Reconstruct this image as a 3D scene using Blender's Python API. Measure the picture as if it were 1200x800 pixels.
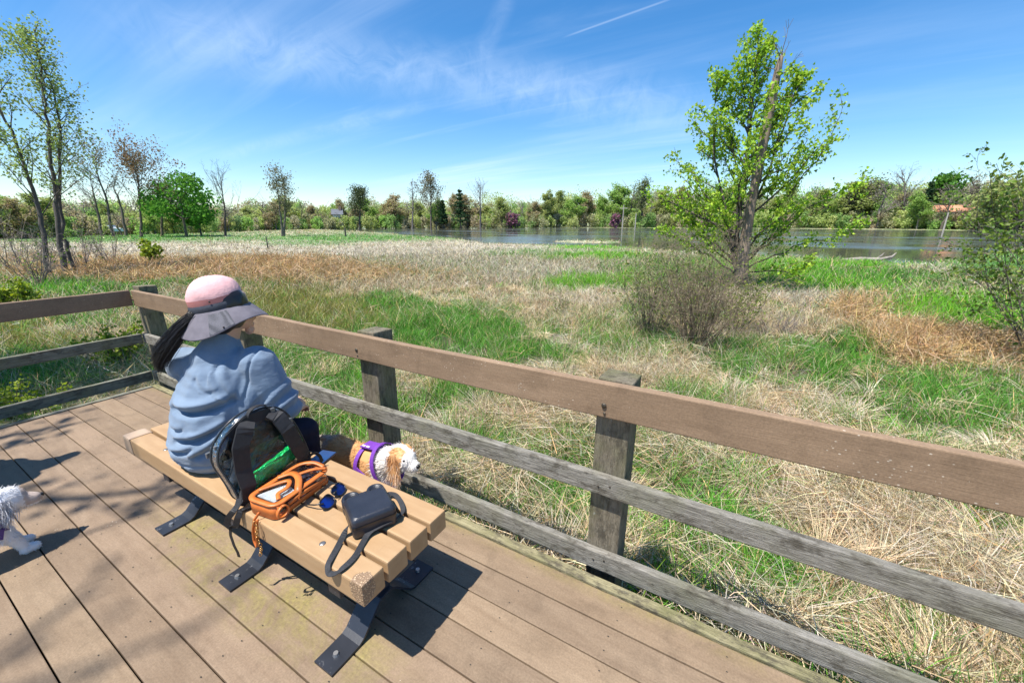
import bpy, bmesh, math, random
import numpy as np
from mathutils import Vector, Matrix
C = bpy.context
for o in list(bpy.data.objects): bpy.data.objects.remove(o)
sc = C.scene
rad = math.radians
# ---------------------------------------------------------------- camera
FPX, PITCH, YAW, CAMH = 473.3, rad(16.425), rad(30.16), 1.545
cam_d = bpy.data.cameras.new('camera'); cam = bpy.data.objects.new('camera', cam_d)
sc.collection.objects.link(cam); sc.camera = cam
cam_d.sensor_width = 36; cam_d.lens = FPX/1200*36
cam_d.clip_start = .05; cam_d.clip_end = 8000
Fv = Vector((-math.sin(YAW)*math.cos(PITCH), math.cos(YAW)*math.cos(PITCH), -math.sin(PITCH)))
cam.location = (0, 0, CAMH); cam.rotation_euler = Fv.to_track_quat('-Z', 'Y').to_euler()
# ---------------------------------------------------------------- sun + sky
SH = (.15, .385)                       # shadow offset on the deck per metre of height
S = Vector((-SH[0], -SH[1], 1)).normalized()
SUN_EL = math.asin(S.z); SUN_AZ = math.atan2(S.x, S.y)
sl = bpy.data.lights.new('sun', 'SUN'); sl.energy = 5.0; sl.angle = rad(.53); sl.color = (1, .955, .89)
so = bpy.data.objects.new('sun', sl); sc.collection.objects.link(so)
so.rotation_euler = (-S).to_track_quat('-Z', 'Y').to_euler()
sc.view_settings.view_transform = 'Standard'; sc.view_settings.look = 'None'
sc.view_settings.gamma = 1; sc.view_settings.exposure = .76
sc.view_settings.use_curve_mapping = False
w = bpy.data.worlds.new('World'); sc.world = w; w.use_nodes = True
nt = w.node_tree; N = nt.nodes; Lk = nt.links; N.clear()
def nd(t, **k):
    n = N.new(t)
    for a, b in k.items():
        if a == 'inp':
            for i, v in b.items(): n.inputs[i].default_value = v
        else: setattr(n, a, b)
    return n
out = nd('ShaderNodeOutputWorld'); bg = nd('ShaderNodeBackground', inp={'Strength': .110})
sky = nd('ShaderNodeTexSky', sky_type='NISHITA', sun_disc=False, sun_elevation=SUN_EL, sun_rotation=SUN_AZ,
         altitude=200, air_density=1.0, dust_density=.35, ozone_density=3.2)
hs = nd('ShaderNodeHueSaturation', inp={'Hue': .500, 'Saturation': 1.32, 'Value': 1.05})
Lk.new(sky.outputs[0], hs.inputs['Color'])
tc = nd('ShaderNodeTexCoord'); sep = nd('ShaderNodeSeparateXYZ'); Lk.new(tc.outputs['Generated'], sep.inputs[0])
def M(op, a, b=None, c=None, clamp=False):
    n = nd('ShaderNodeMath', operation=op, use_clamp=clamp)
    for i, v in enumerate((a, b, c)):
        if v is None: continue
        if isinstance(v, (int, float)): n.inputs[i].default_value = v
        else: Lk.new(v, n.inputs[i])
    return n.outputs[0]
zc = M('MAXIMUM', sep.outputs['Z'], .03); zz = M('ADD', zc, .12)
u = M('DIVIDE', sep.outputs['X'], zz); v = M('DIVIDE', sep.outputs['Y'], zz)
cmb = nd('ShaderNodeCombineXYZ'); Lk.new(u, cmb.inputs[0]); Lk.new(v, cmb.inputs[1])
def streak(rot, scl, nscale, lo, hi, det=6, dist=.6, off=(0, 0, 0)):
    mp = nd('ShaderNodeMapping'); mp.inputs['Rotation'].default_value = (0, 0, rad(rot)); mp.inputs['Scale'].default_value = scl
    mp.inputs['Location'].default_value = off
    Lk.new(cmb.outputs[0], mp.inputs[0])
    nz = nd('ShaderNodeTexNoise', inp={'Scale': nscale, 'Detail': det, 'Roughness': .6, 'Distortion': dist}); Lk.new(mp.outputs[0], nz.inputs['Vector'])
    r = nd('ShaderNodeMapRange', interpolation_type='SMOOTHSTEP', inp={'From Min': lo, 'From Max': hi}); Lk.new(nz.outputs[0], r.inputs[0])
    return r.outputs[0]
c1 = streak(-20, (.16, .95, 1), .9, .45, .80, off=(3.1, 1.7, 0))
c2 = streak(-34, (.22, 1.5, 1), 1.5, .48, .85, det=8, dist=1.2, off=(7.2, .4, 0))
c3 = streak(12, (.5, .8, 1), .45, .40, .66, det=2, dist=.2, off=(1.2, 5.5, 0))
cl = M('MULTIPLY', M('ADD', M('MULTIPLY', c1, .62), M('MULTIPLY', c2, .42)), M('ADD', M('MULTIPLY', c3, .85), .15))
def band(P0, P1, width, soft):        # a straight trail between two directions of the sky
    a = Vector(P0).normalized(); b = Vector(P1).normalized(); n = a.cross(b).normalized(); m = (a+b).normalized()
    d1 = nd('ShaderNodeVectorMath', operation='DOT_PRODUCT'); Lk.new(tc.outputs['Generated'], d1.inputs[0]); d1.inputs[1].default_value = n
    d2 = nd('ShaderNodeVectorMath', operation='DOT_PRODUCT'); Lk.new(tc.outputs['Generated'], d2.inputs[0]); d2.inputs[1].default_value = m
    ab = M('ABSOLUTE', d1.outputs['Value'])
    r = nd('ShaderNodeMapRange', interpolation_type='SMOOTHSTEP', inp={'From Min': width*soft, 'From Max': width*.1, 'To Min': 0, 'To Max': 1}); Lk.new(ab, r.inputs[0])
    ca = a.dot(m)
    r2 = nd('ShaderNodeMapRange', interpolation_type='SMOOTHSTEP', inp={'From Min': ca, 'From Max': ca+(1-ca)*.7}); Lk.new(d2.outputs['Value'], r2.inputs[0])
    return M('MULTIPLY', r.outputs[0], r2.outputs[0])
# ---- geometry of the view: where a pixel of the 1200x800 photograph lies in the world
FN = np.array(Fv); RN = np.array([math.cos(YAW), math.sin(YAW), 0]); UN = np.cross(RN, FN)
def ray(x, y): return FN+RN*((x-600)/FPX)+UN*((400-y)/FPX)
def at(x, y, D):                      # point seen at (x, y), D metres away over the ground
    d = ray(x, y); return np.array([0, 0, CAMH])+d*(D/math.hypot(d[0], d[1]))
def atz(x, y, z):
    d = ray(x, y); return np.array([0, 0, CAMH])+d*(z-CAMH)/d[2]
def pj(P):
    d = np.asarray(P, float)-np.array([0, 0, CAMH]); z = d@FN; z = np.where(np.abs(z) < 1e-4, 1e-4, z)
    return 600+FPX*(d@RN)/z, 400-FPX*(d@UN)/z, z
t1 = band(ray(655, 46), ray(800, -6), .0013, 2.0)
t2 = band(ray(40, 20), ray(880, 138), .05, 1.5)
t3 = band(ray(225, 190), ray(520, 120), .012, 1.6)
t4 = band(ray(560, 70), ray(600, -10), .02, 1.3)
nzt = nd('ShaderNodeTexNoise', inp={'Scale': 14, 'Detail': 8, 'Roughness': .65, 'Distortion': 1.5}); Lk.new(tc.outputs['Generated'], nzt.inputs['Vector'])
tb = M('MULTIPLY', M('ADD', M('ADD', M('MULTIPLY', t2, .26), M('MULTIPLY', t3, .16)), M('MULTIPLY', t4, .16)), M('MULTIPLY_ADD', nzt.outputs[0], 2.4, -.5, clamp=True))
cl = M('ADD', M('ADD', cl, tb), M('MULTIPLY', t1, .26), clamp=True)
# haze-like thin cirrus towards the lower sky
lowr = nd('ShaderNodeMapRange', interpolation_type='SMOOTHSTEP', inp={'From Min': .62, 'From Max': .05}); Lk.new(sep.outputs['Z'], lowr.inputs[0])
cl = M('MULTIPLY', cl, M('MULTIPLY_ADD', lowr.outputs[0], .45, .42))
mx = nd('ShaderNodeMix', data_type='RGBA'); Lk.new(cl, mx.inputs[0]); Lk.new(hs.outputs[0], mx.inputs[6]); mx.inputs[7].default_value = (6.0, 6.9, 8.0, 1)
Lk.new(mx.outputs[2], bg.inputs[0]); Lk.new(bg.outputs[0], out.inputs[0])

# ---------------------------------------------------------------- helpers
def link(o, parent=None):
    sc.collection.objects.link(o)
    if parent is not None: o.parent = parent
    return o
def tag(o, label=None, cat=None, group=None, kind=None):
    if label: o['label'] = label
    if cat: o['category'] = cat
    if group: o['group'] = group
    if kind: o['kind'] = kind
    return o
def empty(name, loc, label, cat, group=None, rz=0):
    o = bpy.data.objects.new(name, None); o.empty_display_size = .1; link(o); o.location = loc; o.rotation_euler[2] = rz
    return tag(o, label, cat, group)
class MB:
    """collects vertices/faces (+ a colour per vertex) and links them as one mesh object"""
    def __init__(s): s.v = []; s.c = []; s.f4 = []; s.f3 = []; s.fn = []; s.n = 0
    def add(s, v, f, col=None):
        v = np.asarray(v, float).reshape(-1, 3)
        if col is None: col = (1, 1, 1)
        c = np.asarray(col, float)
        if c.ndim == 1: c = np.tile(c, (len(v), 1))
        s.v.append(v); s.c.append(c)
        if isinstance(f, np.ndarray):
            (s.f4 if f.shape[1] == 4 else s.f3).append(f+s.n)
        else:
            for q in f: s.fn.append([i+s.n for i in q])
        s.n += len(v)
    def box(s, x0, x1, y0, y1, z0, z1, b=0, col=None, mat=None):
        bm = bmesh.new(); bmesh.ops.create_cube(bm, size=1)
        for v in bm.verts: v.co = Vector((x0+(v.co.x+.5)*(x1-x0), y0+(v.co.y+.5)*(y1-y0), z0+(v.co.z+.5)*(z1-z0)))
        if b: bmesh.ops.bevel(bm, geom=bm.edges[:], offset=b, segments=2, profile=.6, affect='EDGES')
        s.bm(bm, col, mat)
    def bm(s, bm, col=None, mat=None):
        bm.verts.index_update()
        v = [((mat @ q.co) if mat else q.co)[:] for q in bm.verts]
        s.add(v, [[q.index for q in f.verts] for f in bm.faces], col); bm.free()
    def tube(s, pts, r, sides=8, col=None, cap=True, flat=1.0, up=None):
        P = np.asarray(pts, float); n = len(P); r = np.broadcast_to(np.asarray(r, float), (n,))
        T = np.gradient(P, axis=0); T /= np.linalg.norm(T, axis=1)[:, None]+1e-12
        a = np.array([0, 0, 1.]) if up is None else np.array(up, float)
        if up is None and abs(T[0] @ a) > .9: a = np.array([1., 0, 0])
        A = np.zeros((n, 3)); B = np.zeros((n, 3))
        for i in range(n):
            a = a-T[i]*(a @ T[i]); a /= np.linalg.norm(a)+1e-12; A[i] = a; B[i] = np.cross(T[i], a)
            if up is not None: a = np.array(up, float)
        th = np.arange(sides)/sides*2*math.pi
        V = P[:, None]+r[:, None, None]*(np.cos(th)[None, :, None]*A[:, None]*flat+np.sin(th)[None, :, None]*B[:, None])
        i = np.arange(n-1)[:, None]*sides; j = np.arange(sides)[None]; k = (j+1) % sides
        F = np.stack([i+j, i+k, i+sides+k, i+sides+j], -1).reshape(-1, 4)
        m0 = s.n; s.add(V.reshape(-1, 3), F, col)
        if cap:
            s.fn.append([m0+q for q in range(sides)][::-1]); s.fn.append([m0+(n-1)*sides+q for q in range(sides)])
    def ribbon(s, pts, wv, width, thick=.002, col=None):
        P = np.asarray(pts, float); n = len(P); T = np.gradient(P, axis=0); T /= np.linalg.norm(T, axis=1)[:, None]+1e-12
        W = np.asarray(wv, float); W = np.tile(W, (n, 1)) if W.ndim == 1 else W
        W = W-T*(W*T).sum(1)[:, None]; W /= np.linalg.norm(W, axis=1)[:, None]+1e-12
        Nn = np.cross(T, W); width = np.broadcast_to(np.asarray(width, float), (n,))[:, None]
        V = np.stack([P-W*width/2-Nn*thick/2, P+W*width/2-Nn*thick/2, P+W*width/2+Nn*thick/2, P-W*width/2+Nn*thick/2], 1)
        i = np.arange(n-1)[:, None]*4; j = np.arange(4)[None]; k = (j+1) % 4
        F = np.stack([i+j, i+k, i+4+k, i+4+j], -1).reshape(-1, 4); m0 = s.n; s.add(V.reshape(-1, 3), F, col)
        s.fn.append([m0, m0+1, m0+2, m0+3][::-1]); s.fn.append([m0+(n-1)*4+q for q in range(4)])
    def build(s, name, mat, parent=None, smooth=False, loc=None):
        me = bpy.data.meshes.new(name)
        V = np.concatenate(s.v) if s.v else np.zeros((0, 3)); Cc = np.concatenate(s.c)
        idx = []; tot = []
        for lst, k in ((s.f4, 4), (s.f3, 3)):
            if lst:
                a = np.concatenate(lst); idx.append(a.ravel()); tot.append(np.full(len(a), k))
        if s.fn: idx.append(np.array([i for q in s.fn for i in q])); tot.append(np.array([len(q) for q in s.fn]))
        idx = np.concatenate(idx).astype(np.int32); tot = np.concatenate(tot).astype(np.int32)
        st = np.concatenate([[0], np.cumsum(tot)[:-1]]).astype(np.int32)
        if loc is not None: V = V-np.asarray(loc)
        me.vertices.add(len(V)); me.vertices.foreach_set('co', V.astype(np.float32).ravel())
        me.loops.add(len(idx)); me.loops.foreach_set('vertex_index', idx)
        me.polygons.add(len(tot)); me.polygons.foreach_set('loop_start', st); me.polygons.foreach_set('loop_total', tot)
        me.polygons.foreach_set('use_smooth', np.full(len(tot), smooth))
        at_ = me.color_attributes.new('Col', 'FLOAT_COLOR', 'POINT')
        at_.data.foreach_set('color', np.concatenate([Cc, np.ones((len(Cc), 1))], 1).astype(np.float32).ravel())
        me.update(calc_edges=True); me.validate()
        if mat is not None: me.materials.append(mat)
        o = bpy.data.objects.new(name, me); link(o, parent)
        if loc is not None: o.location = loc
        return o
def rel(o, root):                     # parent a part that was built in world coordinates
    o.parent = root; o.matrix_parent_inverse = Matrix.Identity(4)
    return o
# materials -------------------------------------------------------
class G:
    def __init__(s, name):
        s.m = bpy.data.materials.new(name); s.m.use_nodes = True; s.t = s.m.node_tree
        s.N = s.t.nodes; s.L = s.t.links; s.b = s.N['Principled BSDF']; s.o = s.N['Material Output']
    def n(s, t, inp=None, **k):
        q = s.N.new(t)
        for a, b in k.items(): setattr(q, a, b)
        for i, v in (inp or {}).items():
            if hasattr(v, 'is_linked') or hasattr(v, 'links'): s.L.new(v, q.inputs[i])
            else: q.inputs[i].default_value = v
        return q
    def co(s, scale=(1, 1, 1), kind='Object'):
        c = s.n('ShaderNodeTexCoord'); m = s.n('ShaderNodeMapping', {'Scale': scale, 'Vector': c.outputs[kind]}); return m.outputs[0]
    def noise(s, vec, scale, det=5, rough=.55, dist=0): return s.n('ShaderNodeTexNoise', {'Vector': vec, 'Scale': scale, 'Detail': det, 'Roughness': rough, 'Distortion': dist}).outputs[0]
    def ramp(s, fac, stops):
        r = s.n('ShaderNodeValToRGB', {'Fac': fac}); e = r.color_ramp.elements
        while len(e) < len(stops): e.new(.5)
        for i, (p, c) in enumerate(stops): e[i].position = p; e[i].color = (*c, 1) if len(c) == 3 else c
        return r.outputs[0]
    def mix(s, f, a, b, mode='MIX'):
        q = s.n('ShaderNodeMix', data_type='RGBA', blend_type=mode)
        for i, v in ((0, f), (6, a), (7, b)):
            if isinstance(v, (int, float)): q.inputs[i].default_value = v
            elif isinstance(v, tuple): q.inputs[i].default_value = (*v, 1)[:4]
            else: s.L.new(v, q.inputs[i])
        return q.outputs[2]
    def math(s, op, a, b=None, clamp=False):
        q = s.n('ShaderNodeMath', operation=op, use_clamp=clamp)
        for i, v in enumerate((a, b)):
            if v is None: continue
            if isinstance(v, (int, float)): q.inputs[i].default_value = v
            else: s.L.new(v, q.inputs[i])
        return q.outputs[0]
    def bump(s, h, strength=.3, dist=.01):
        q = s.n('ShaderNodeBump', {'Height': h, 'Strength': strength, 'Distance': dist}); s.L.new(q.outputs[0], s.b.inputs['Normal']); return q
    def base(s, c):
        if isinstance(c, tuple): s.b.inputs['Base Color'].default_value = (*c, 1)[:4]
        else: s.L.new(c, s.b.inputs['Base Color'])
    def attr(s): return s.n('ShaderNodeAttribute', attribute_name='Col').outputs['Color']
def simple(name, col, rough=.6, metal=0, var=.15, vs=8, bump=0, bs=60, spec=.5, **kw):
    g = G(name); v = g.co(); n = g.noise(v, vs, 5)
    a = tuple(c*(1-var) for c in col); b = tuple(min(1, c*(1+var)) for c in col)
    g.base(g.ramp(n, [(.3, a), (.7, b)])); g.b.inputs['Roughness'].default_value = rough; g.b.inputs['Metallic'].default_value = metal
    g.b.inputs['Specular IOR Level'].default_value = spec
    for k, q in kw.items(): g.b.inputs[k].default_value = q
    if bump: g.bump(g.noise(v, bs, 6), bump, .004)
    return g.m
def foliage(name, trans=.35, rough=.55, spec=.3):
    g = G(name); c = g.attr(); g.base(c); g.b.inputs['Roughness'].default_value = rough; g.b.inputs['Specular IOR Level'].default_value = spec
    tr = g.n('ShaderNodeBsdfTranslucent', {'Color': g.mix(.5, c, (1, 1, .35), 'MULTIPLY')})
    ms = g.n('ShaderNodeMixShader', {0: trans, 1: g.b.outputs[0], 2: tr.outputs[0]}); g.L.new(ms.outputs[0], g.o.inputs[0])
    return g.m
def bark(name):
    g = G(name); v = g.co((1, 1, .25)); n = g.noise(v, 9, 6, .65); c = g.mix(1.0, g.attr(), g.ramp(n, [(.3, (.55, .55, .55)), (.7, (1.35, 1.3, 1.25))]), 'MULTIPLY')
    g.base(c); g.b.inputs['Roughness'].default_value = .9; g.bump(g.noise(v, 30, 5), .6, .02); return g.m
M_leaf = foliage('leaf', .42); M_blade = foliage('grass_blade', .30, .6, .25); M_straw = foliage('dead_stem', .22, .75, .2); M_bark = bark('bark')
M_far = foliage('far_leaf', .45, .8, .05)
def composite(name, a, b, moss=False, vec=(1.2, 9, 9), speck=.56):
    g = G(name); v = g.co(vec); w_ = g.co((1, 1, 1))
    n1 = g.noise(v, 3, 6, .6, .3); n2 = g.noise(w_, 2.2, 4); n3 = g.noise(w_, 55, 3)
    c = g.ramp(n1, [(.25, a), (.75, b)]); c = g.mix(g.ramp(n2, [(.35, (0, 0, 0)), (.7, (.45, .45, .45))]), c, tuple(x*.78 for x in a))
    sp = g.n('ShaderNodeTexVoronoi', {'Vector': g.co((1, 1.6, 1.6)), 'Scale': 42.}).outputs[0]; sp = g.math('ADD', sp, g.math('MULTIPLY', g.math('SUBTRACT', g.noise(w_, 90, 2), .5), .25))
    spn = g.noise(w_, 5, 2)
    spk = g.math('MULTIPLY', g.math('LESS_THAN', sp, .13), g.math('GREATER_THAN', spn, speck))
    c = g.mix(g.math('MULTIPLY', spk, .55), c, (.72, .64, .52))
    st = g.ramp(g.noise(w_, 6.5, 6, .7, .5), [(.28, (.45, .45, .45)), (.5, (0, 0, 0))])
    c = g.mix(st, c, tuple(x*.5 for x in a)); c = g.mix(1.0, c, g.ramp(g.noise(w_, 130, 4, .7), [(.3, (.80, .80, .80)), (.7, (1.15, 1.15, 1.15))]), 'MULTIPLY')
    if moss:
        sep = g.n('ShaderNodeSeparateXYZ', {0: w_})
        mn = g.noise(w_, 4.5, 7, .72, .6)
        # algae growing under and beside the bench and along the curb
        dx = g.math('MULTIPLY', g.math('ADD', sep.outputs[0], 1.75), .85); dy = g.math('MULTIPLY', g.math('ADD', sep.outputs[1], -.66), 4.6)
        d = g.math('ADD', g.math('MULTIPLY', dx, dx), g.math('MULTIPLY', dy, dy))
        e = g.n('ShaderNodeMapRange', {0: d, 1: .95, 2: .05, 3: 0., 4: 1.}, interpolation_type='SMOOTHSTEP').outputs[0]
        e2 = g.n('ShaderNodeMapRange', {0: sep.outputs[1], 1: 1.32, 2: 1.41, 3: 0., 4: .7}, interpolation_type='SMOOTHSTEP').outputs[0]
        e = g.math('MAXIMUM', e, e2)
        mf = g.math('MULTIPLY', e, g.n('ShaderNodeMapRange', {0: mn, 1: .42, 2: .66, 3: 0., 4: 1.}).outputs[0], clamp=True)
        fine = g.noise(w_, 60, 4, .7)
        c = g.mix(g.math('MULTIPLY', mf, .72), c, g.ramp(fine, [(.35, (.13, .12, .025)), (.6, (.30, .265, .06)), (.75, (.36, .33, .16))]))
    c = g.mix(1.0, c, g.attr(), 'MULTIPLY')
    g.base(c); g.b.inputs['Roughness'].default_value = .72; g.b.inputs['Specular IOR Level'].default_value = .3
    h = g.math('ADD', g.math('MULTIPLY', g.noise(g.co((4, 60, 60)), 3, 5), .6), g.math('MULTIPLY', n3, .4))
    g.bump(h, .35, .004); return g.m
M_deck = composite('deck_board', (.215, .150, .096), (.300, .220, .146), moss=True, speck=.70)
M_rail = composite('rail_board', (.225, .150, .092), (.335, .230, .145))
def oldwood(name, along='x', green=.35, tint=(1, 1, 1)):
    sc_ = {'x': (2.0, 20, 20), 'z': (20, 20, 2.0), 'y': (20, 2.0, 20)}[along]
    g = G(name); v = g.co(sc_); w_ = g.co(); n = g.noise(v, 4, 8, .7, .25); n2 = g.noise(w_, 3.2, 5, .65)
    T = lambda c: tuple(a*b for a, b in zip(c, tint))
    c = g.ramp(n, [(.22, T((.055, .05, .042))), (.38, T((.19, .175, .145))), (.58, T((.30, .28, .24))), (.78, T((.42, .40, .355)))])
    c = g.mix(g.ramp(n2, [(.45, (0, 0, 0)), (.68, (green, green, green))]), c, (.15, .155, .06))
    blot = g.noise(g.co({'x': (5, 9, 9), 'z': (9, 9, 5), 'y': (9, 5, 9)}[along]), 2.0, 7, .72)
    c = g.mix(g.ramp(blot, [(.38, (.8, .8, .8)), (.50, (0, 0, 0))]), c, (.085, .074, .055))
    lich = g.noise(w_, 40, 6, .75); c = g.mix(g.ramp(lich, [(.64, (0, 0, 0)), (.7, (.5, .5, .5))]), c, (.42, .43, .38))
    g.base(c); g.b.inputs['Roughness'].default_value = .88; g.b.inputs['Specular IOR Level'].default_value = .2
    g.bump(g.noise(g.co(tuple(x*1.6 for x in sc_)), 6, 6, .7), 1.0, .010); return g.m
M_wx = oldwood('weathered_wood_x', 'x'); M_wy = oldwood('weathered_wood_y', 'y', tint=(.8, .85, .8)); M_wz = oldwood('weathered_post', 'z', .8, (.85, .78, .66))
M_curb = oldwood('mossy_curb', 'x', .95, (1.15, 1.1, .75))

# ---------------------------------------------------------------- noise
def vnoise(x, y, seed=0):
    x = np.asarray(x, float); y = np.asarray(y, float); xi = np.floor(x).astype(np.int64); yi = np.floor(y).astype(np.int64); fx = x-xi; fy = y-yi
    fx = fx*fx*(3-2*fx); fy = fy*fy*(3-2*fy)
    def h(a, b):
        n = (a*374761393+b*668265263+seed*982451653) & 0x7fffffff; n = ((n ^ (n >> 13))*1274126177) & 0x7fffffff; return ((n ^ (n >> 16)) & 0xffff)/65535.
    return (h(xi, yi)*(1-fx)+h(xi+1, yi)*fx)*(1-fy)+(h(xi, yi+1)*(1-fx)+h(xi+1, yi+1)*fx)*fy
def fbm(x, y, seed=0, o=4):
    s = 0; a = .5
    for i in range(o): s = s+a*vnoise(x, y, seed+i); x = x*2.03; y = y*2.03; a *= .5
    return s/(1-.5**o)
# ---------------------------------------------------------------- ground + lake
WZ = -.80
LK = np.array([(380, 150, 190), (430, 110, 190), (480, 78, 190), (530, 62, 190), (570, 46, 190), (640, 44, 195), (700, 43, 195), (740, 41, 195), (800, 37, 195), (860, 34.5, 195), (980, 33, 190), (1060, 33, 185), (1110, 35, 180), (1150, 41, 178), (1200, 58, 175), (1300, 168, 170)], float)
def bearing_px(x, y):                 # horizon pixel column of a direction
    b = np.arctan2(x, y)+YAW
    return 600+FPX/math.cos(PITCH)*np.tan(np.clip(b, -1.45, 1.45))*1.0, b
def zground(x, y):
    x = np.asarray(x, float); y = np.asarray(y, float); D = np.hypot(x, y); c, b = bearing_px(x, y)
    dd = np.maximum(np.maximum(y-1.45, -4.95-x), 0)
    z = -.46-.26*(1-np.exp(-dd/3.5))+.10*(fbm(x*.8, y*.8, 3)-.5)*np.clip(dd, 0, 1)
    n0 = np.interp(c, LK[:, 0], LK[:, 1])+4*(fbm(x*.12, y*.12, 9)-.5)*2; f0 = np.interp(c, LK[:, 0], LK[:, 2])+6*(fbm(x*.08, y*.08, 19)-.5)*2
    inside = (c > 375) & (c < 1500) & (np.abs(b) < 1.2)
    s = np.clip((D-n0)/3.0, 0, 1)*np.clip((f0-D)/4.0, 0, 1)*inside
    # a strip of reeds standing in the water
    isl = np.exp(-((c-690)/42.)**4)*np.clip(1-np.abs(D-53)/5.5, 0, 1); s = s*(1-np.clip(isl*2, 0, 1))
    z = z*(1-s)+(-1.5)*s
    far = np.clip((D-200)/500, 0, 1); return z+far*6
# what grows where: (px, py, rx, ry, kind) patches read off the photograph's ground
KIND = ['straw', 'green', 'orange', 'pale', 'bright', 'olive']
COL = {'straw': (.60, .49, .305), 'green': (.095, .27, .035), 'orange': (.47, .31, .145), 'pale': (.57, .51, .39), 'bright': (.15, .40, .025), 'olive': (.22, .23, .06)}
PATCH = [  # later ones win
 (300, 285, 420, 14, 3, .6), (230, 290, 260, 7, 3, .9), (120, 276, 200, 6, 1, .8), (420, 277, 140, 4.5, 1, .75), (360, 283, 60, 3, 1, .5),
 (540, 290, 130, 10, 3, .75), (500, 306, 260, 12, 3, .5), (240, 311, 185, 13, 2, .92), (60, 306, 90, 12, 2, .45), (420, 322, 120, 9, 2, .5),
 (130, 334, 150, 11, 1, .8), (60, 333, 60, 8, 4, .4), (230, 338, 110, 9, 0, .7), (470, 330, 120, 14, 0, .8), (640, 318, 90, 12, 3, .6),
 (330, 350, 70, 22, 5, .75), (400, 362, 90, 22, 5, .6), (520, 382, 95, 28, 1, .85), (600, 400, 60, 22, 1, .5), (470, 350, 60, 12, 1, .5),
 (640, 350, 70, 22, 0, .7), (700, 296, 60, 5, 4, .9), (690, 286, 50, 3, 4, .95), (620, 293, 60, 5, 1, .5), (700, 327, 60, 9, 4, .85), (780, 310, 70, 8, 1, .6), (830, 322, 60, 9, 4, .5),
 (690, 345, 60, 10, 3, .6), (960, 306, 170, 7, 4, .7), (1000, 322, 140, 10, 1, .75), (930, 318, 60, 8, 4, .5), (1110, 310, 70, 6, 3, .5), (910, 343, 90, 9, 3, .85), (900, 380, 80, 25, 0, .6),
 (1010, 360, 50, 14, 2, .5), (1120, 405, 120, 24, 2, .75), (1060, 400, 60, 32, 2, .6), (1140, 356, 85, 15, 4, .97), (1195, 364, 80, 14, 4, .97), (1180, 305, 70, 16, 1, .85), (800, 455, 60, 18, 1, .55), (960, 500, 50, 16, 1, .5), (730, 480, 35, 25, 4, .35), (1060, 600, 40, 20, 1, .4), (980, 330, 90, 10, 4, .5),
 (985, 415, 55, 28, 1, .85), (870, 415, 60, 18, 1, .45), (760, 420, 60, 25, 0, .7), (1060, 455, 60, 20, 1, .75), (1150, 480, 70, 22, 1, .6), (900, 460, 90, 18, 0, .85), (820, 500, 90, 20, 0, .5),
 (660, 440, 60, 20, 0, .6), (540, 430, 60, 20, 1, .6), (620, 470, 70, 25, 0, .6), (590, 500, 45, 25, 1, .6), (400, 440, 60, 25, 1, .75), (370, 490, 60, 25, 1, .6), (440, 490, 40, 25, 4, .45),
 (360, 435, 50, 14, 0, .5), (500, 560, 60, 25, 0, .95), (660, 560, 45, 30, 1, .6), (770, 600, 55, 30, 1, .6), (870, 580, 60, 30, 1, .45), (700, 520, 40, 14, 1, .4), (1000, 600, 110, 50, 0, .8),
 (880, 640, 50, 40, 1, .4), (960, 720, 90, 60, 0, .9), (1100, 640, 90, 40, 0, .7), (1130, 700, 60, 30, 5, .4), (790, 690, 40, 25, 4, .45), (1150, 750, 80, 40, 0, .8), (1130, 540, 90, 25, 0, .6),
 (40, 395, 70, 20, 5, .6), (60, 425, 90, 22, 1, .55), (140, 400, 60, 30, 0, .6), (100, 450, 100, 15, 0, .5), (30, 480, 80, 20, 1, .55)]
def cover(x, y, z, rng):
    px, py, dep = pj(np.stack([x, y, z+.24], -1)); front = dep > .3
    h = np.maximum(py-262, 2.)
    wx = (fbm(x*.9+11, y*.9, 31)-.5)*45; wy = (fbm(x*.9, y*.9+7, 41)-.5)*.22*h
    px = px+wx; py = py+wy
    g0 = fbm(x*.35, y*.35, 5); P = np.zeros((len(x), 6)); P[:, 0] = .38; P[:, 1] = .34+.3*(g0 > .55); P[:, 2] = .04; P[:, 3] = .18; P[:, 5] = .10
    for cx, cy, rx, ry, k, s in PATCH:
        d = ((px-cx)/rx)**2+((py-cy)/ry)**2; g = np.where(front, np.exp(-np.clip(d, 0, 50)**1.8), 0)*min(1, s*1.15)
        P *= (1-g)[:, None]; P[:, k] += g
    g1 = fbm(x*2.2, y*2.2, 77)                    # local clumping of green and dead growth
    P[:, 1] *= np.clip((g1-.28)*4.5, .3, 2.0); P[:, 4] *= np.clip((g1-.25)*4, .6, 2); P[:, 0] *= np.clip((.74-g1)*4, .3, 2)
    P = P**1.45; P /= P.sum(1)[:, None]; return P
rngG = np.random.default_rng(7)
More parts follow.
